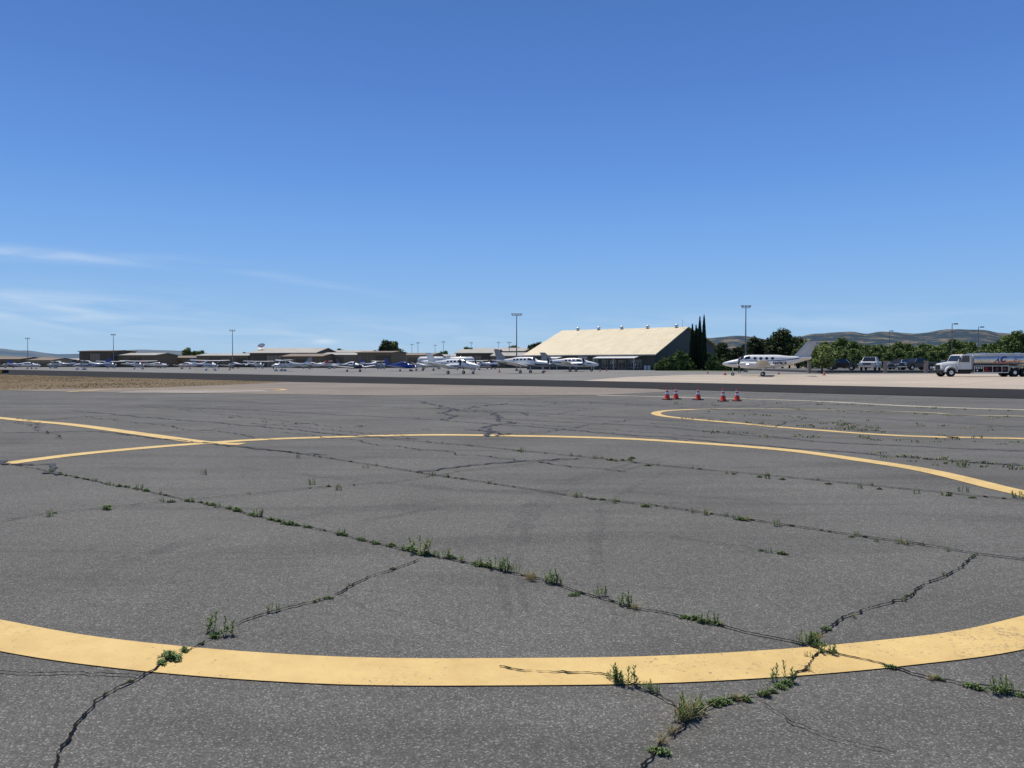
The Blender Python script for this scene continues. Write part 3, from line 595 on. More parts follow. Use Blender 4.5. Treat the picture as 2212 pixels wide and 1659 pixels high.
# ------------------------------------------------------------------ fuel truck
tw=mat('white_truck_paint',(.60,.59,.55),.4,.08,2,coat=.1); tank_m=mat('polished_tank_metal',(.50,.49,.47),.30,.15,1.2,metal=.8); chrome=mat('chrome',(.6,.6,.6),.16,.05,2,metal=1)
lamp=mat('lamp_lens',(.75,.75,.7),.15,.05,5); amber=mat('amber_lens',(.8,.25,.02),.2,.05,5)
bx,by=at(2022,89)
T_=thing('fuel_truck','white fuel truck with silver tank parked on concrete ramp','truck',(bx,by,.02),math.radians(181))
mb=MB(); mb.box((-5.8,.42,.75),(10.6,.1,.25)); mb.box((-5.8,-.42,.75),(10.6,.1,.25)); mb.box((-1.3,0,.55),(.2,1.9,.15)); mb.box((-8.8,0,.52),(.2,1.9,.2)); mb.obj('chassis_frame',dark,T_)
mb=MB(); mb.loft([[(x,-w_,z0),(x,w_,z0),(x,w_,z1-.25),(x,w_-.2,z1),(x,-w_+.2,z1),(x,-w_,z1-.25)] for x,w_,z0,z1 in((-.18,.62,.75,1.45),(-.3,.72,.75,1.55),(-1.2,.85,.8,1.7),(-1.95,.95,.8,1.82))]); mb.obj('hood',tw,T_,bevel=.05)
for s_ in(1,-1):
    mb=MB()
    arc=[(-1.15+.75*math.cos(t*math.pi/8),.56+.72*math.sin(t*math.pi/8)) for t in range(9)]; inn=[(-1.15+.62*math.cos(t*math.pi/8),.56+.58*math.sin(t*math.pi/8)) for t in range(8,-1,-1)]
    mb.prism(arc+inn,.72*s_,1.2*s_)
    mb.obj('front_fender',tw,T_)
mb=MB(); mb.box((-.05,0,.62),(.16,2.35,.34)); mb.obj('bumper',dark,T_,bevel=.03)
mb=MB(); mb.box((-.165,0,1.12),(.05,.9,.55)); mb.obj('grille',dark,T_)
for s_ in(1,-1):
    mb=MB(); mb.box((-.2,.82*s_,1.08),(.14,.28,.2)); mb.obj('headlight',lamp,T_,bevel=.02)
mb=MB(); P=[(-1.9,.85),(-1.95,1.8),(-2.35,2.55),(-2.6,2.64),(-3.55,2.64),(-3.6,.85)]; mb.prism(P,-1.12,1.12); mb.obj('cab',tw,T_,bevel=.05)
mb=MB(); mb.add([(-1.95,-.98,1.84),(-1.95,.98,1.84),(-2.30,.92,2.5),(-2.30,-.92,2.5)],[(0,1,2,3)]); mb.obj('windshield',glass,T_)
for s_ in(1,-1):
    dr=MB(); dr.prism([(-2.15,.9),(-2.15,1.8),(-2.5,2.55),(-3.35,2.55),(-3.35,.9)],1.123*s_,1.15*s_); dro=dr.obj('door',tw,T_)
    g=MB(); g.add([(-2.22,1.156*s_,1.72),(-2.52,1.156*s_,2.48),(-3.28,1.156*s_,2.48),(-3.28,1.156*s_,1.72)],[(0,1,2,3)]); g.obj('door_window',glass,dro)
    g=MB(); g.box((-3.2,1.17*s_,1.55),(.18,.04,.05)); g.obj('door_handle',chrome,dro)
    g=MB(); g.box((-2.0,1.36*s_,2.05),(.08,.22,.5)); g.cyl((-2.1,1.12*s_,2.25),(-2.0,1.36*s_,2.25),.02); g.obj('mirror',dark,T_)
    g=MB(); g.box((-2.75,1.0*s_,.55),(1.3,.35,.4)); g.obj('step',dark,T_)
for y in(-.6,0,.6):
    mb=MB(); mb.box((-2.7,y,2.68),(.14,.2,.07)); mb.obj('roof_marker_light',amber,T_)
n=28
def ell(x,ry,rz,zc=2.02): return [(x,math.copysign(abs(math.cos(2*math.pi*i/n))**.8,math.cos(2*math.pi*i/n))*ry,zc+math.copysign(abs(math.sin(2*math.pi*i/n))**.8,math.sin(2*math.pi*i/n))*rz) for i in range(n)]
mb=MB(); mb.loft([ell(-3.78,.9,.5),ell(-3.86,1.12,.68),ell(-3.9,1.15,.70),ell(-11.1,1.15,.70),ell(-11.15,1.12,.68),ell(-11.25,.9,.5)]); tk=mb.obj('tank',tank_m,T_,True,ang=35)
for x in(-3.95,-5.7,-7.5,-9.3,-11.05):
    mb=MB(); mb.loft([ell(x,1.165,.715),ell(x-.1,1.165,.715)],caps=True); mb.obj('tank_band',tank_m if x<-4 and x>-11 else chrome,tk)
mb=MB(); mb.box((-7.4,.55,2.75),(6.8,.05,.1)); mb.box((-7.4,-.55,2.75),(6.8,.05,.1)); mb.box((-7.4,0,2.71),(6.6,.9,.05)); mb.obj('walkway',metal,T_)
for x in(-5.6,-8,-9.8):
    mb=MB(); mb.cyl((x,0,2.72),(x,0,2.86),.28,.26,14); mb.obj('tank_hatch',metal,tk,True)
cb=part('pump_cabinet',T_)
mb=MB()
mb.box((-5.95,0,1.28),(4.1,2.2,.06)); mb.box((-5.95,0,.5),(4.1,2.2,.08))
for x in(-3.93,-5.0,-6.1,-7.2,-7.97): mb.box((x,0,.89),(.05,2.2,.74))
mb.box((-5.95,0,.89),(4.0,.5,.74)); mb.obj('cabinet_frame',metal,cb)
for s_ in(1,-1):
    mb=MB(); mb.box((-5.95,.45*s_,.89),(3.9,.3,.66)); mb.obj('cabinet_interior',dark,cb)
for x in(-6.65,-7.58):
    mb=MB(); mb.cyl((x,.65,.9),(x,1.02,.9),.29,.29,18,0); mb.cyl((x,.62,.9),(x,1.05,.9),.1,.1,12,1); mb.cyl((x,1.02,.9),(x,1.04,.9),.3,.3,18,0); mb.obj('hose_reel',[rub,red],cb,True,ang=30)
for x,z in((-4.2,1.05),(-4.5,1.05),(-4.8,1.05),(-4.3,.75)):
    mb=MB(); mb.cyl((x,.6,z),(x,1.04,z),.1,.1,14); mb.obj('gauge',metal,cb,True,ang=30)
mb=MB(); mb.cyl((-5.2,.85,.7),(-5.9,.85,.7),.1,.1,10); mb.cyl((-5.5,.85,.7),(-5.5,.85,1.2),.07,.07,10); mb.cyl((-5.75,.85,1.0),(-5.25,.85,1.0),.05,.05,10); mb.obj('pipe',red,cb,True,ang=30)
for s_ in(1,-1):
    w1=MB(); w1.cyl((-1.15,.82*s_,.5),(-1.15,1.12*s_,.5),.5,.5,24,0); w1.cyl((-1.15,.82*s_,.5),(-1.15,1.13*s_,.5),.27,.24,18,1); w1.cyl((-1.15,1.1*s_,.5),(-1.15,1.2*s_,.5),.1,.08,12,1); w1.obj('wheel',[tyre,metal],T_)
    for x in(-8.75,-10.0):
        w1=MB(); w1.cyl((x,.55*s_,.5),(x,1.14*s_,.5),.5,.5,24,0); w1.cyl((x,.95*s_,.5),(x,1.146*s_,.5),.27,.2,18,1); w1.obj('wheel',[tyre,metal],T_)
    mb=MB(); mb.box((-9.4,1.0*s_,1.16),(2.7,.35,.05)); mb.box((-8.08,1.0*s_,.9),(.05,.35,.5)); mb.obj('mudguard',metal,T_)
mb=MB()
for y in(.85,1.1): mb.cyl((-3.7,y,.9),(-3.7,y,2.75),.025)
for z in(1.1,1.4,1.7,2.0,2.3,2.6): mb.cyl((-3.7,.85,z),(-3.7,1.1,z),.018)
mb.obj('ladder',metal,T_)
def on_tank(me,x0,z0,m_,name):
    for v in me.vertices:
        x=x0-v.co.x; z=z0+v.co.y; k=min(.97,abs(z-2.02)/.7); y=1.15*(1-k**2.5)**(1/2.5); v.co=(x,y+.03,z)
    me.materials.append(m_); o=link(bpy.data.objects.new(name,me)); o.parent=tk; return o
navyl=mat('blue_lettering',(.012,.02,.14),.4,.05,5); oran=mat('orange_swoosh',(.75,.22,.05),.4,.05,5)
on_tank(text_mesh('ACI',.95,.04,.35),-6.25,1.74,navyl,'company_lettering')
on_tank(text_mesh('JET',.95,.02,.35),-8.2,1.74,mat('grey_lettering',(.13,.15,.30),.4,.05,5),'company_lettering')
sw=bpy.data.meshes.new('swoosh'); vs=[];fs=[]
for i in range(21):
    t=i/20; x=-.3+3.9*t; z=-.22+.32*t*t-.02; h=.12*math.sin(math.pi*min(1,t*1.02))+.01; vs+=[(x,z,0),(x,z+h,0)]
    if i: fs.append((2*i-2,2*i,2*i+1,2*i-1))
sw.from_pydata(vs,[],fs); on_tank(sw,-6.35,1.84,oran,'logo_swoosh')

# ------------------------------------------------------------------ parked cars
def car(kind,loc,heading,label,cat,paint,scale=1):
    C=thing('parked_'+cat.replace(' ','_'),label,cat,loc,math.radians(heading),'vehicles parked behind the fence',scale)
    if kind=='sedan': H,W_=1.45,1.8; low=[(2.3,.35),(2.35,.65),(2.2,.8),(1.1,.95),(-1.5,1.0),(-2.25,.98),(-2.35,.7),(-2.3,.35)]; gh=((1.1,-1.75),(.35,-1.1)); R_=.32; ax=1.4
    elif kind=='suv': H,W_=1.8,1.95; low=[(2.3,.4),(2.4,.8),(2.3,1.02),(1.2,1.12),(-2.2,1.15),(-2.35,1.1),(-2.4,.8),(-2.35,.4)]; gh=((1.25,-2.3),(.55,-2.0)); R_=.38; ax=1.45
    else: H,W_=1.9,2.0; low=[(2.7,.5),(2.8,.9),(2.75,1.15),(1.4,1.25),(-.9,1.25),(-2.8,1.22),(-2.85,.9),(-2.8,.5)]; gh=((1.3,-.95),(.65,-.75)); R_=.42; ax=1.75
    pts=[(low[-1][0],low[-1][1])]
    for a in(-ax,ax):
        pts+=[(a+(R_+.07)*math.cos(math.pi-t*math.pi/8),R_+(R_+.07)*math.sin(math.pi-t*math.pi/8)) for t in range(9)]
    poly=pts+low[:-1]
    belt=max(z for x,z in low)
    mb=MB(); mb.prism(poly,-W_/2,W_/2); mb.obj('body',paint,C,bevel=.06)
    (b0,b1),(t0,t1)=gh; w0=W_/2-.06; w1=W_/2-.26; zb=belt-.08
    mb=MB(); mb.add([(b0,-w0,zb),(b0,w0,zb),(b1,w0,zb),(b1,-w0,zb),(t0,-w1,H-.04),(t0,w1,H-.04),(t1,w1,H-.04),(t1,-w1,H-.04)],[(0,1,5,4),(1,2,6,5),(2,3,7,6),(3,0,4,7),(4,5,6,7)]); mb.obj('window',glass,C)
    mb=MB(); mb.box(((t0+t1)/2,0,H-.02),(t0-t1+.06,w1*2+.05,.06))
    for s_ in(1,-1):
        for f in(0,.36,.7,1):
            xb=b0+(b1-b0)*f; xt=t0+(t1-t0)*f; mb.cyl((xb,w0*s_,zb),(xt,w1*s_,H-.03),.04,.035,6)
    mb.obj('roof',paint,C)
    for s_ in(1,-1):
        for a in(-ax,ax):
            wq=MB(); wq.cyl((a,(W_/2-.22)*s_,R_),(a,(W_/2-.01)*s_,R_),R_,R_,18,0); wq.cyl((a,(W_/2-.1)*s_,R_),(a,(W_/2)*s_,R_),R_*.6,R_*.55,12,1); wq.obj('wheel',[tyre,metal],C)
        h=MB(); h.box((low[1][0]-.03,(W_/2-.25)*s_,low[1][1]+.02),(.12,.34,.16)); h.obj('headlight',lamp,C,bevel=.02)
        h=MB(); h.box((low[-2][0]+.02,(W_/2-.2)*s_,low[-2][1]+.05),(.1,.22,.2)); h.obj('tail_light',red,C)
        h=MB(); h.box((b0-.35,(W_/2+.08)*s_,belt+.08),(.1,.18,.14)); h.obj('mirror',paint,C)
    h=MB(); h.box((low[1][0]+.02,0,low[1][1]),(.06,W_*.5,.2)); h.obj('grille',dark,C)
    h=MB(); h.box((low[0][0]+.03,0,low[0][1]+.05),(.12,W_*.94,.16)); h.obj('bumper',grey if kind!='pickup' else chrome,C)
    return C
LZ=.42
blk=mat('black_car_paint',(.015,.015,.017),.2,.1,2,coat=.6); wht=mat('white_car_paint',(.74,.73,.70),.3,.05,2,coat=.2); slv=mat('silver_car_paint',(.3,.31,.33),.3,.05,2,metal=.5,coat=.5); dgy=mat('charcoal_car_paint',(.05,.052,.056),.25,.1,2,coat=.5); mrn=mat('maroon_car_paint',(.1,.015,.015),.25,.1,2,coat=.5)
car('suv',(*at(1818,128),LZ),-30,'black sport utility vehicle parked behind metal fence','car',blk,1.1)
car('pickup',(*at(1880,127),LZ),-125,'white pickup truck facing out behind metal fence','pickup truck',wht,1.2)
car('suv',(*at(1944,138),LZ),-150,'dark grey sport utility vehicle parked behind fence','car',dgy,1.1)
car('pickup',(*at(1980,131),LZ),-165,'black pickup truck parked behind metal fence','pickup truck',blk,1.12)
car('sedan',(*at(2015,143),LZ),-90,'silver sedan parked behind metal fence','car',slv)
car('sedan',(*at(1790,146),LZ),-90,'maroon sedan parked behind metal fence','car',mrn)
car('suv',(*at(2055,143),LZ),-90,'white sport utility vehicle parked behind fence','car',wht)
car('sedan',(*at(1930,149),LZ),-90,'white sedan parked behind metal fence','car',wht)
mb=MB()
mb.add([(x,y,z) for z in(0.0,LZ) for x,y in((51,124.5),(100,124.5),(130,180),(56,180))],[(0,1,5,4),(1,2,6,5),(2,3,7,6),(3,0,4,7),(4,5,6,7)])
o=mb.obj('parking_lot',lot_m); o['kind']='structure'
iron=mat('black_iron',(.02,.02,.022),.5,.1,5); stone=mat('pink_stucco',(.36,.26,.21),.85,.15,4,bump=.2)
def fence(x0,x1,y,z):
    F_=thing('metal_fence','black metal picket fence along the parking lot','fence',(x0,y,z),0,'metal fence sections along the parking lot')
    L_=x1-x0; mb=MB(); 
    k=int(L_/.2)
    for i in range(k+1): mb.box((L_*i/k,0,.9),(.02,.02,1.8))
    mb.obj('pickets',iron,F_)
    mb=MB(); mb.box((L_/2,0,1.65),(L_,.05,.05)); mb.box((L_/2,0,.2),(L_,.05,.05)); mb.obj('rail',iron,F_)
ys=123.6
for a,b in((1752,1908),(1916,1996),(2004,2120)): fence(at(a,ys)[0],at(b,ys)[0],ys,.02)
for b in(1912,2000,1748):
    P_=thing('fence_pillar','pinkish stucco pillar with cap between fence sections','pillar',(*at(b,ys),.01),0,'stucco fence pillars')
    mb=MB(); mb.box((0,0,.95),(.5,.5,1.9)); mb.obj('shaft',stone,P_,bevel=.02); mb=MB(); mb.box((0,0,1.95),(.62,.62,.1)); mb.obj('cap',stone,P_,bevel=.02)

# ------------------------------------------------------------------ main hangar building
roof_m=bpy.data.materials.new('corrugated_cream_roof'); roof_m.use_nodes=True; nt=roof_m.node_tree; L=nt.links.new; p=nt.nodes['Principled BSDF']; p.inputs['Roughness'].default_value=.55
tc=N(nt,'ShaderNodeTexCoord'); br=N(nt,'ShaderNodeTexBrick'); br.offset=0.37; br.inputs['Scale'].default_value=1; br.inputs['Brick Width'].default_value=1.0; br.inputs['Row Height'].default_value=4.6; br.inputs['Mortar Size'].default_value=.05
br.inputs['Color1'].default_value=(.68,.56,.345,1); br.inputs['Color2'].default_value=(.61,.505,.315,1); br.inputs['Mortar'].default_value=(.42,.35,.22,1); L(tc.outputs['Object'],br.inputs[0])
nn=N(nt,'ShaderNodeTexNoise'); nn.inputs['Scale'].default_value=.5; nn.inputs['Detail'].default_value=6; L(tc.outputs['Object'],nn.inputs[0])
mr=N(nt,'ShaderNodeMapRange'); mr.inputs[1].default_value=.3; mr.inputs[2].default_value=.7; mr.inputs[3].default_value=.93; mr.inputs[4].default_value=1.06; L(nn.outputs['Fac'],mr.inputs[0])
vm=N(nt,'ShaderNodeVectorMath',operation='MULTIPLY'); L(br.outputs[0],vm.inputs[0]); L(mr.outputs[0],vm.inputs[1]); L(vm.outputs[0],p.inputs['Base Color'])
wv=N(nt,'ShaderNodeTexWave'); wv.inputs['Scale'].default_value=1.6; L(tc.outputs['Object'],wv.inputs[0]); bp=N(nt,'ShaderNodeBump'); bp.inputs['Strength'].default_value=.4; bp.inputs['Distance'].default_value=.05; L(wv.outputs['Fac'],bp.inputs['Height']); L(bp.outputs[0],p.inputs['Normal'])
wallm=mat('grey_green_siding',(.085,.083,.068),.7,.08,.5,bump=.3,bscale=1,stretch=(14,14,.2)); awn=mat('pale_awning',(.62,.6,.55),.6,.08,2); frame_m=mat('light_window_frame',(.5,.5,.47),.5,.05,3); galv=mat('galvanised_metal',(.5,.5,.48),.45,.15,3,metal=.4)
H_=thing('hangar_building','large hangar office with long cream corrugated roof','building',(*at(1138,195),0),math.radians(-35))
LN=36; D1=19; D2=21; E0=3.9; RZ=10.75; E2=6.7
mb=MB(); pr=[(0,0),(0,E0),(D1,RZ-.12),(D1+D2,E2-.1),(D1+D2,0)]
vs=[(0,y,z) for y,z in pr]+[(LN,y,z) for y,z in pr]
mb.add(vs,[(0,1,2,3,4),(9,8,7,6,5),(0,5,6,1),(4,3,8,9)]); mb.obj('wall',wallm,H_)
mb=MB(); ov=.7; sl1=(RZ-E0)/D1
def slab(y0,z0,y1,z1,x0=-ov,x1=LN+ov,t=.18):
    mb.add([(x0,y0,z0),(x1,y0,z0),(x1,y1,z1),(x0,y1,z1),(x0,y0,z0+t),(x1,y0,z0+t),(x1,y1,z1+t),(x0,y1,z1+t)],[(3,2,1,0),(4,5,6,7),(0,1,5,4),(1,2,6,5),(2,3,7,6),(3,0,4,7)])
slab(-1.0,E0-sl1*1.0+.02,D1,RZ); ro=mb.obj('roof',roof_m,H_)
mb=MB(); slab(D1+.003,RZ,D1+D2+.5,E2-.1); mb.obj('rear_roof',roof_m,ro)
mb=MB(); mb.box((LN/2,-1.06,E0-.33),(LN+1.4,.1,.16)); mb.obj('gutter',galv,ro)
for x in(4.5,11,18,25.5,33.5):
    mb=MB(); mb.cyl((x,D1-.2,RZ),(x,D1-.2,RZ+.55),.3,.3,14); mb.cyl((x,D1-.2,RZ+.5),(x,D1-.2,RZ+.72),.55,.5,14); mb.cyl((x,D1-.2,RZ+.72),(x,D1-.2,RZ+.92),.5,.15,14); mb.obj('roof_vent',galv,ro,True,ang=30)
for x0,x1 in((21.5,32.5),(6.8,11.5)):
    mb=MB(); z0,z1=2.75,3.3; mb.add([(x0,-3.6,z0),(x1,-3.6,z0),(x1,-.02,z1),(x0,-.02,z1),(x0,-3.6,z0+.14),(x1,-3.6,z0+.14),(x1,-.02,z1+.14),(x0,-.02,z1+.14)],[(3,2,1,0),(4,5,6,7),(0,1,5,4),(1,2,6,5),(2,3,7,6),(3,0,4,7)])
    a=mb.obj('awning',awn,H_)
    for x in(x0+.2,(x0+x1)/2,x1-.2):
        mb=MB(); mb.box((x,-3.4,z0/2),(.14,.14,z0)); mb.obj('awning_post',frame_m,a)
def window(x,z,w_,h,y=-.01,n=2):
    mb=MB(); mb.box((x,y-.02,z),(w_,.03,h)); o=mb.obj('window',glass,H_)
    mb=MB()
    for dz in(-h/2,h/2): mb.box((x,y-.05,z+dz),(w_+.16,.06,.08))
    for i in range(n+1): mb.box((x-w_/2+w_*i/n,y-.053,z),(.08,.055,h-.08))
    mb.obj('window_frame',frame_m,o)
for x in(2.2,5,13.2,15.6,18,20.2): window(x,1.9,1.5,1.2)
for x in(8,10.3): window(x,1.6,1.4,1.6)
for x in(23,25.2,30,31.8): window(x,1.5,1.6,1.9)
mb=MB(); mb.box((27.6,-.03,1.15),(2.0,.05,2.3)); d_=mb.obj('door',glass,H_); mb=MB(); 
for x in(26.55,27.6,28.65): mb.box((x,-.08,1.17),(.09,.05,2.34))
mb.box((27.6,-.08,2.38),(2.2,.05,.09)); mb.obj('door_frame',frame_m,d_)
mb=MB(); mb.box((16.8,-.08,3.05),(2.6,.06,.55)); mb.obj('sign_panel',awn,H_)
mb=MB(); mb.box((LN+.03,9,1.1),(.05,1.1,2.2)); mb.obj('door',frame_m,H_)
mb=MB(); mb.box((LN+.03,22,2.6),(.06,6,5.2)); mb.obj('sliding_door',wallm,H_)
for x in(34,34.9):
    mb=MB(); mb.box((x,-.5,.55),(.6,.6,1.1)); mb.obj('utility_box',awn,H_)
mb=MB(); mb.cyl((LN-.5,D1-1,RZ),(LN-.5,D1-1,RZ+2.2),.04); mb.cyl((LN-1,D1-1,RZ+2.2),(LN,D1-1,RZ+2.2),.03); mb.obj('antenna',galv,ro)

# ------------------------------------------------------------------ distant hangars
hw=[mat('brown_hangar_siding',(.20,.145,.085),.8,.12,.3,bump=.3,bscale=1,stretch=(8,8,.2)),mat('dark_brown_siding',(.12,.09,.06),.8,.12,.3,stretch=(8,8,.2)),mat('tan_siding',(.29,.23,.15),.8,.1,.3,stretch=(8,8,.2))]
hr=[mat('pale_hangar_roof',(.34,.31,.26),.6,.12,.3),mat('brown_hangar_roof',(.18,.13,.085),.7,.12,.3)]
def hangar(b0,b1,ytop,d,wi=0,ri=0,depth=14,rz=-12,nd=4,label=None,pitch=.9):
    h=EYE+(785-ytop)*d/FOC; W_=(b1-b0)/FOC*d/math.cos(math.radians(rz)); x,y=at(b0,d)
    A=thing('hangar',label or 'low brown metal aircraft hangar with sliding doors','building',(x,y,0),math.radians(rz),'hangars along the far ramp')
    hh=h-pitch
    mb=MB(); mb.add([(0,0,0),(W_,0,0),(W_,depth,0),(0,depth,0),(0,0,hh),(W_,0,hh),(W_,depth,hh),(0,depth,hh),(0,depth/2,h-.1),(W_,depth/2,h-.1)],[(0,1,5,4),(1,2,6,9,5),(2,3,7,6),(3,0,4,8,7)]); mb.obj('wall',hw[wi],A)
    mb=MB()
    for y0,z0,y1,z1 in((-.5,hh-.05,depth/2,h),(depth+.5,hh-.05,depth/2+.003,h)):
        mb.add([(-.5,y0,z0),(W_+.5,y0,z0),(W_+.5,y1,z1),(-.5,y1,z1),(-.5,y0,z0+.2),(W_+.5,y0,z0+.2),(W_+.5,y1,z1+.2),(-.5,y1,z1+.2)],[(3,2,1,0),(4,5,6,7),(0,1,5,4),(1,2,6,5),(2,3,7,6),(3,0,4,7)])
    mb.obj('roof',hr[ri],A)
    for i in range(nd):
        xw=W_/nd; mb=MB()
        mb.box((xw*(i+.5),-.06,(hh-.9)/2),(xw*.86,.08,hh-.9)); dd=mb.obj('door',hw[(wi+1)%3 if i%2 else wi],A)
        mb=MB()
        for k in(.28,.5,.72): mb.box((xw*(i+k),-.13,(hh-.95)/2),(.12,.05,hh-.95))
        mb.obj('door_rib',hw[1],dd)
    return A
hangar(-60,60,772,330,0,1,nd=5); hangar(60,118,774,320,2,1,nd=2); hangar(172,250,757,300,1,1,nd=3,label='tall dark brown metal hangar beside the ramp',pitch=.4)
hangar(252,345,763,300,0,0,nd=3); hangar(346,430,769,315,2,1,nd=3); hangar(425,545,764,300,0,0,nd=4); hangar(112,172,775,335,0,0,nd=2)
BH=hangar(540,690,752,290,1,0,nd=4,depth=20,label='wide brown hangar with pale low-pitched roof',pitch=2.0)
hangar(610,700,765,262,0,1,nd=3); hangar(692,775,762,270,2,0,nd=3); hangar(772,850,759,262,0,1,nd=2,label='brown metal hangar with large sliding doors',pitch=.5)
hangar(852,935,763,300,2,1,nd=3); hangar(935,1010,766,310,0,0,nd=3); hangar(985,1070,755,270,1,0,nd=3,pitch=1.4); hangar(1062,1150,762,255,0,0,nd=3,pitch=1.2)
hangar(700,800,757,340,1,0,nd=3); hangar(1020,1140,752,330,2,0,nd=3,pitch=1.5)
x,y=at(566,296); DS=thing('satellite_dish','large white satellite dish on a hangar roof','satellite dish',(x,y,EYE+(785-758)*296/FOC),math.radians(-60))
mb=MB(); mb.cyl((0,0,0),(0,0,1.3),.14,.1,10); mb.box((0,0,.05),(1,1,.1)); mb.obj('mast',galv,DS)
mb=MB(); rg=[]
for r in(.02,.5,.95,1.35,1.6): rg.append([(r*math.cos(t*math.pi/10),r*math.sin(t*math.pi/10),.28*r*r) for t in range(20)])
mb.loft(rg,caps=False); mb.cyl((0,0,0),(0,0,1.2),.03); mb.box((0,0,1.25),(.2,.2,.2)); o=mb.obj('dish_reflector',awn,DS,True); o.location=(0,0,1.4); o.rotation_euler=(math.radians(25),math.radians(40),0)
for b,d in((932,208),(996,214)):
    A=thing('storage_tank','white horizontal fuel storage tank on steel saddles','storage tank',(*at(b,d),.01),math.radians(-8),'white fuel storage tanks')
    mb=MB(); mb.loft([[(x,math.cos(t*math.pi/12)*r,2.3+math.sin(t*math.pi/12)*r) for t in range(24)] for x,r in((-3.9,.2),(-3.8,.6),(-3.55,.95),(-3.1,1.2),(3.1,1.2),(3.55,.95),(3.8,.6),(3.9,.2))]); mb.obj('tank_shell',tw,A,True,ang=35)
    for x in(-2.2,2.2):
        mb=MB(); mb.box((x,0,.6),(.4,2,1.2)); mb.obj('saddle',galv,A)
    mb=MB(); mb.cyl((0,0,3.4),(0,0,3.85),.25,.25,12); mb.obj('hatch',galv,A)
    mb=MB(); mb.cyl((1.6,-1.25,0),(1.6,-1.25,3.5),.03); mb.cyl((2.0,-1.25,0),(2.0,-1.25,3.5),.03)
    for k in range(10): mb.cyl((1.6,-1.25,.3+k*.33),(2.0,-1.25,.3+k*.33),.02)
    mb.obj('ladder',galv,A)

# ------------------------------------------------------------------ light poles
pole_m=mat('grey_pole_metal',(.2,.2,.2),.5,.1,4,metal=.3)
def flood(loc,h,n,rz=0,label='tall grey floodlight mast with lamp crossbar beside ramp'):
    A=thing('floodlight_pole',label,'light pole',loc,rz,'floodlight masts around the ramp')
    mb=MB(); mb.cyl((0,0,0),(0,0,h),.15,.08,12); mb.box((0,0,.15),(.7,.7,.3)); mb.obj('pole',pole_m,A,True,ang=30)
    w_=.5*n/2+.05; mb=MB(); mb.box((0,0,h-.1),(w_*2,.1,.1)); mb.obj('crossbar',pole_m,A)
    for i in range(n):
        x=-w_+.15+(2*w_-.3)*i/(n-1); mb=MB(); mb.loft([[(x+a*q,b*q*.5-dy,h+.2+b*q*.5) for a,b in((-1,-1),(1,-1),(1,1),(-1,1))] for q,dy in((.2,-.15),(.27,.15))]); mb.cyl((x,0,h-.05),(x,0,h+.12),.03); mb.obj('floodlight',dark,A)
    return A
f1=flood((*at(1610,137),0),11.9,3)
f2=flood((*at(1116,159),0),11.9,4,.1)
copy_thing(f1,(*at(503,236),0),.3); copy_thing(f1,(*at(246,270),0),.2); copy_thing(f1,(*at(61,310),0),.4)
for b,d,s in((903,370,1.0),(958,360,1.02),(1018,375,1.02),(1077,372,1.02),(940,420,1),(1100,300,.85),(890,400,1)):
    copy_thing(f1,(*at(b,d),0),U(-.5,.5),(1,1,s*.98))
S1=thing('street_lamp','dark street lamp with single box head by trees','street lamp',(*at(2055,138),0),0,'street lamps by the parking lot')
mb=MB(); mb.cyl((0,0,0),(0,0,9),.08,.06,10); mb.obj('pole',pole_m,S1,True,ang=30); mb=MB(); mb.box((.35,0,8.9),(.5,.06,.06)); mb.obj('arm',pole_m,S1); mb=MB(); mb.box((.7,0,8.9),(.6,.4,.2)); mb.obj('lamp_head',dark,S1,bevel=.03)
for b,d in((2112,150),(1920,168)): copy_thing(S1,(*at(b,d),0),U(-.4,.4))

A=thing('airfield_sign','low black and yellow airfield sign on dry grass','sign',(*gp(6,809),.02),.3)
mb=MB(); mb.box((0,0,.42),(1.5,.2,.5)); mb.obj('sign_box',dark,A,bevel=.02)
mb=MB(); mb.box((-.35,-.115,.42),(.6,.02,.4)); mb.obj('sign_face',mat('yellow_sign_face',(.65,.4,.04),.5,.05,3),A)
for x in(-.5,.5):
    mb=MB(); mb.cyl((x,0,0),(x,0,.2),.03); mb.obj('leg',metal,A)

# ------------------------------------------------------------------ trees
lf=[mat('leaf_green',(.14,.19,.055),.7,.3,1.5,spec=.15),mat('leaf_shade_green',(.065,.095,.034),.7,.3,1.5,spec=.15),mat('leaf_light_green',(.24,.28,.08),.7,.3,1.5,spec=.15)]
ok=[mat('oak_leaf',(.055,.075,.03),.7,.3,1.5,spec=.15),mat('oak_leaf_shade',(.025,.036,.016),.8,.3,2,spec=.1),mat('oak_leaf_light',(.10,.12,.045),.7,.3,1.5,spec=.15)]
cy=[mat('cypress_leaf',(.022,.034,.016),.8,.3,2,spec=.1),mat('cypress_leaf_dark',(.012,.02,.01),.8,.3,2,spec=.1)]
bark=mat('bark',(.1,.075,.055),.9,.3,4,bump=.4)
def rq(mb,c,s,mi):
    u=Vector((U(-1,1),U(-1,1),U(-1,1))).normalized(); v=u.cross(Vector((U(-1,1),U(-1,1),U(-1,1)))).normalized()
    mb.add([c-u*s,c-v*s*.6,c+u*s,c+v*s*.6],[(0,1,2,3)],mi)
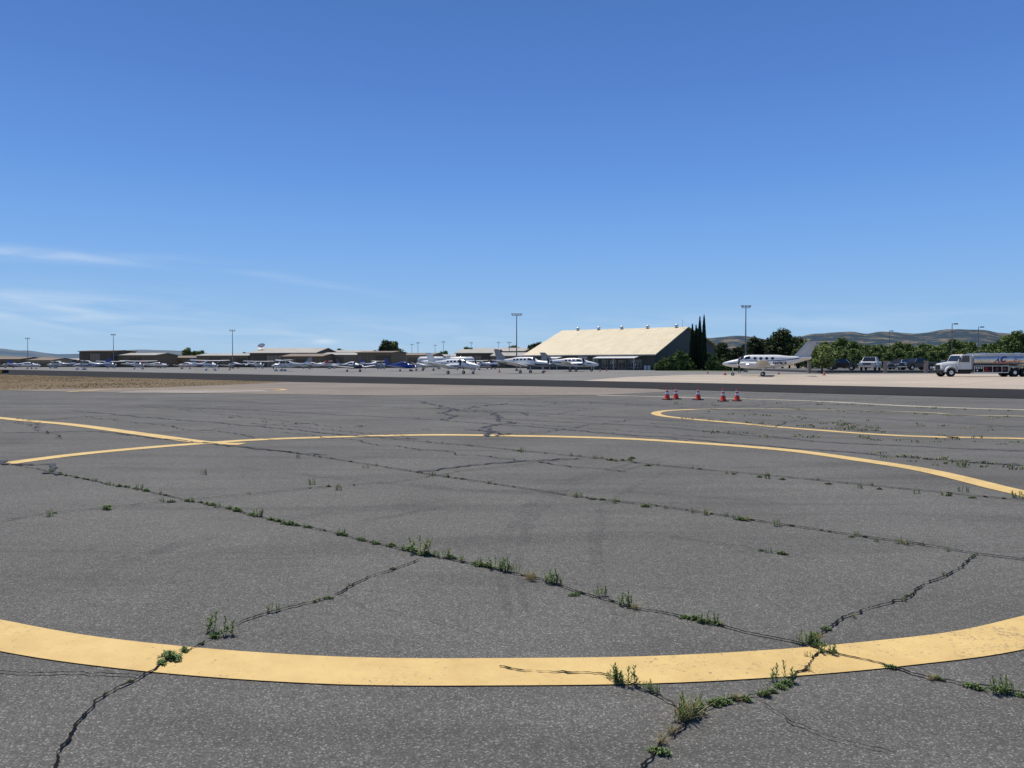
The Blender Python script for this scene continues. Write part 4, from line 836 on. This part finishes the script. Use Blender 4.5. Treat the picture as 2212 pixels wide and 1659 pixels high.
def tree_proto(seed,h,cw,nblob,leafn,trunkf,mats,name='broadleaf_tree',label='leafy green broadleaf tree',grp='trees behind the airfield',lo=.3,ls=.22):
    random.seed(seed); A=thing(name,label,'tree' if name!='shrub' else 'shrub',(0,0,0),0,grp)
    mb=MB(); top=h*trunkf; mb.cyl((0,0,0),(U(-.2,.2),U(-.2,.2),top),h*.03,h*.018,9)
    blobs=[]
    for i in range(nblob):
        a=i*2.4+U(-.5,.5); zf=(i+.5)/nblob; rr=cw*.5*U(.35,.75)*math.sqrt(max(.05,1-abs(zf-.35)**1.3))
        z=h*(lo+(.9-lo)*zf); r=U(.16,.26)*cw*(1.15-.45*zf); c=Vector((math.cos(a)*rr*(1-.5*zf),math.sin(a)*rr*(1-.5*zf),z-r*.3)); blobs.append((c,r)); mb.cyl((0,0,top*.75),c,h*.014,h*.005,6)
    mb.obj('trunk',bark,A,True)
    cb_=MB()
    for c,r in blobs:
        for _ in range(leafn//nblob):
            d=Vector((U(-1,1),U(-1,1),U(-1,1)))
            if d.length<.1: continue
            d.normalize(); q=r*(U(.45,1.08)+.35*noise.noise(d*2+c)); p_=c+Vector((d.x*q,d.y*q,d.z*q*.85))
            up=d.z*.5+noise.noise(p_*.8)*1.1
            rq(cb_,p_,U(.6,1.3)*ls,2 if up>.25 else (1 if up<-.3 else 0))  # clump tops get lighter leaves, undersides darker: shading put into leaf colour
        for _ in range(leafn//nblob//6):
            d=Vector((U(-1,1),U(-1,1),U(-1,1))).normalized(); rq(cb_,c+d*r*U(0,.5),ls*2.2,1)  # dark leaves inside each clump, painted shade that dims the gaps
    cb_.obj('crown',mats,A)
    return A
T1=tree_proto(21,8,7,11,3300,.35,lf); T2=tree_proto(22,9,6,10,3000,.4,[lf[0],lf[1],lf[0]]); T3=tree_proto(23,7,7.5,12,3300,.3,lf); T4=tree_proto(24,12,10,16,5200,.38,ok,label='dark spreading oak tree',ls=.28)
B1=tree_proto(25,3,4,9,2200,.3,[lf[0],lf[1],lf[0]],'shrub','rounded green shrub beside building','shrubs beside the building',lo=.12,ls=.14)
T5=tree_proto(26,5.5,5,9,2600,.35,[lf[2],lf[0],lf[2]],label='small light green tree beside the fence',lo=.3,ls=.16)
random.seed(33)
def put(src,b,d,top=None,s=None,label=None,z=0):
    hs={T1:8,T2:9,T3:7,T4:12,B1:3,T5:5.5}[src]
    if top is not None: s=(EYE+(785-top)*d/FOC-z)/hs*1.04
    return copy_thing(src,(*at(b,d),z),U(0,6.28),(s*U(.92,1.08),s*U(.92,1.08),s),label)
for b,d,t in((1560,235,738),(1590,240,748),(1632,215,726),(1655,222,732),(1690,205,708),(1705,214,722),(1672,218,722),(1612,245,742),(1545,250,745)):
    put(T4,b,d,t)
for i,b in enumerate(range(1738,2330,17)):
    d=U(185,235); t=740+6*math.sin(i*.9)+U(-7,6)
    if b>2150: t-=7
    put(random.choice([T1,T2,T3,T1]),b+U(-5,5),d,t)
for b in range(1725,2330,24): put(random.choice([T1,T3]),b+U(-5,5),U(165,182),755+U(-4,5))
put(T2,2197,150,711); put(T1,2175,158,722); put(T2,2235,150,706)
T5.location=(*at(1775,118),0); T5.scale=(1.0,1.0,.92); T5.rotation_euler=(0,0,1)
put(B1,1472,168,756,label='large rounded green shrub beside the hangar'); put(B1,1452,166,768); put(B1,1436,166,772); put(B1,1540,165,768); put(B1,1560,163,772); put(B1,1500,172,772); put(B1,1580,160,776); put(B1,1600,158,777); put(B1,1530,172,760); put(B1,1462,172,764); put(B1,1486,175,762)
for src,b,d,t in((T4,836,380,733),(T1,848,385,736),(T1,404,420,750),(T3,433,430,756),(T3,735,420,752),(T1,748,430,756),(T3,1012,420,748),(T4,1162,300,738),(T4,1150,320,742),(T3,1180,300,744),(T1,420,425,757),(T3,800,430,757),(T1,870,440,757),(T3,960,430,757),(T3,1060,430,757),(T3,530,450,760),(T1,640,450,760),(T3,1110,360,745)):
    put(src,b,d,t)
for src,b,d,t,h0 in((T1,1750,190,742,8),(T2,1905,200,740,9),(T3,2020,196,744,7),(T4,1725,228,724,12),(B1,1425,164,775,3)):
    s=(EYE+(785-t)*d/FOC)/h0; src.location=(*at(b,d),0); src.scale=(s,s,s)
random.seed(44)
C0=thing('cypress_tree','tall narrow dark Italian cypress beside the hangar','tree',(0,0,0),0,'cypress trees beside the hangar')
mb=MB(); mb.cyl((0,0,0),(0,0,9),.18,.05,8); mb.obj('trunk',bark,C0,True)
mb=MB()
def cyr(z): 
    t=z/12; return (.75*min(1,t*6+.3)*(1-t**2.2)**.9+.04)
mb.loft([[(math.cos(t*.7854)*cyr(z)*.6,math.sin(t*.7854)*cyr(z)*.6,z) for t in range(8)] for z in(.5,2,4,6,8,10,11.3)],1)
for _ in range(4200):
    z=U(.3,12); a=U(0,6.28); r=cyr(z)*U(.6,1.12)*(1+.2*noise.noise((math.cos(a)*2,math.sin(a)*2,z))); c=Vector((math.cos(a)*r,math.sin(a)*r,z))
    t=Vector((-math.sin(a),math.cos(a),0))*U(.05,.12); up=Vector((U(-.1,.1),U(-.1,.1),U(.25,.5)))
    mb.add([c-t,c+t,c+up+t*.2,c+up-t*.2],[(0,1,2,3)],0 if R()<.6 else 1)
mb.obj('crown',cy,C0)
C0.location=(*at(1495,170),0); C0.scale=(.9,.9,.86)
for b,d,h in((1503,172,10.2),(1511,169,11.9),(1520,167,12.1),(1506,176,9.6)):
    copy_thing(C0,(*at(b,d),0),U(0,6),(.85,.85,h/12))
sheet('grass_ground',[at(1420,160),at(1600,145),at(1640,190),at(1460,230)],.026,mat('green_lawn',(.07,.09,.03),.9,.3,1))

# ------------------------------------------------------------------ hills
def hills(name,prof,r0,r1,m_,seed,amp):
    import bisect
    xs=[p[0] for p in prof]
    def hp(b):
        if b<=xs[0]: return prof[0][1]
        if b>=xs[-1]: return prof[-1][1]
        i=bisect.bisect(xs,b)-1; t=(b-xs[i])/(xs[i+1]-xs[i]); t=t*t*(3-2*t); return prof[i][1]*(1-t)+prof[i+1][1]*t
    nb=int((xs[-1]-xs[0])/5); nr=22; vs=[];fs=[]
    for j in range(nr+1):
        t=j/nr; r=r0+(r1-r0)*t
        for i in range(nb+1):
            b=xs[0]+(xs[-1]-xs[0])*i/nb
            x=(b-1106)/FOC*r; n_=noise.fractal((x*.0016+seed,r*.0016,seed),1,2,6)
            z=(hp(b)*r1/FOC)*(math.sin(t*math.pi/2)**1.2)*(1+amp*n_*(1 if t<.99 else .6))
            vs.append((x,r,z-1 if j else -3))
    k=nb+1
    for j in range(nr):
        for i in range(nb): fs.append((j*k+i,j*k+i+1,(j+1)*k+i+1,(j+1)*k+i))
    me=bpy.data.meshes.new(name); me.from_pydata(vs,[],fs); me.materials.append(m_)
    for p_ in me.polygons: p_.use_smooth=True
    o=link(bpy.data.objects.new(name,me)); o['kind']='structure'
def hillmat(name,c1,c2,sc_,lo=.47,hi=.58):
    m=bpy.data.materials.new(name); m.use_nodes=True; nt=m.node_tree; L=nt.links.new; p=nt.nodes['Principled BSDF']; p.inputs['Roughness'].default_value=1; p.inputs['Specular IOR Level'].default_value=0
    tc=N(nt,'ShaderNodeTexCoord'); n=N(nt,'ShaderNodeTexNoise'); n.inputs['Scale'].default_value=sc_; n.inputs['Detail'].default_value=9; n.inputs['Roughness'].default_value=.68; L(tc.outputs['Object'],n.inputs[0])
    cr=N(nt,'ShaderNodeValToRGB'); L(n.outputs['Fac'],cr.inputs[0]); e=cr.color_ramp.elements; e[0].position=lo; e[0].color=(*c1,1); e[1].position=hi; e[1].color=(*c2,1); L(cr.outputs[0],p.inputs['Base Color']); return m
hills('hills',[(1440,10),(1530,53),(1600,58),(1660,52),(1700,54),(1760,64),(1830,67),(1870,62),(1900,65),(1980,59),(2050,68),(2120,69),(2160,63),(2212,64),(2400,55),(2700,50)],2300,4200,hillmat('hazy_oak_hills',(.042,.064,.085),(.20,.17,.125),.012,.50,.60),3.1,.08)  # distance haze is mixed into the oak colour as a blue tint
hills('distant_hills',[(-500,30),(-200,30),(0,32),(50,27),(130,19),(200,20),(300,29),(350,28),(420,24),(480,18),(600,16),(1000,14),(1100,17),(1300,25),(1500,34),(1700,30)],5000,7500,hillmat('haze_blue_hills',(.085,.125,.17),(.15,.17,.19),.002),8.2,.1)  # blue-grey base colour stands in for air haze
hills('dry_hill',[(-600,16),(-300,20),(0,21),(90,19),(170,16),(260,8),(320,2)],450,700,hillmat('dry_hill_grass',(.2,.155,.09),(.27,.21,.125),.02),5.5,.1)
print('weeds',nweed)
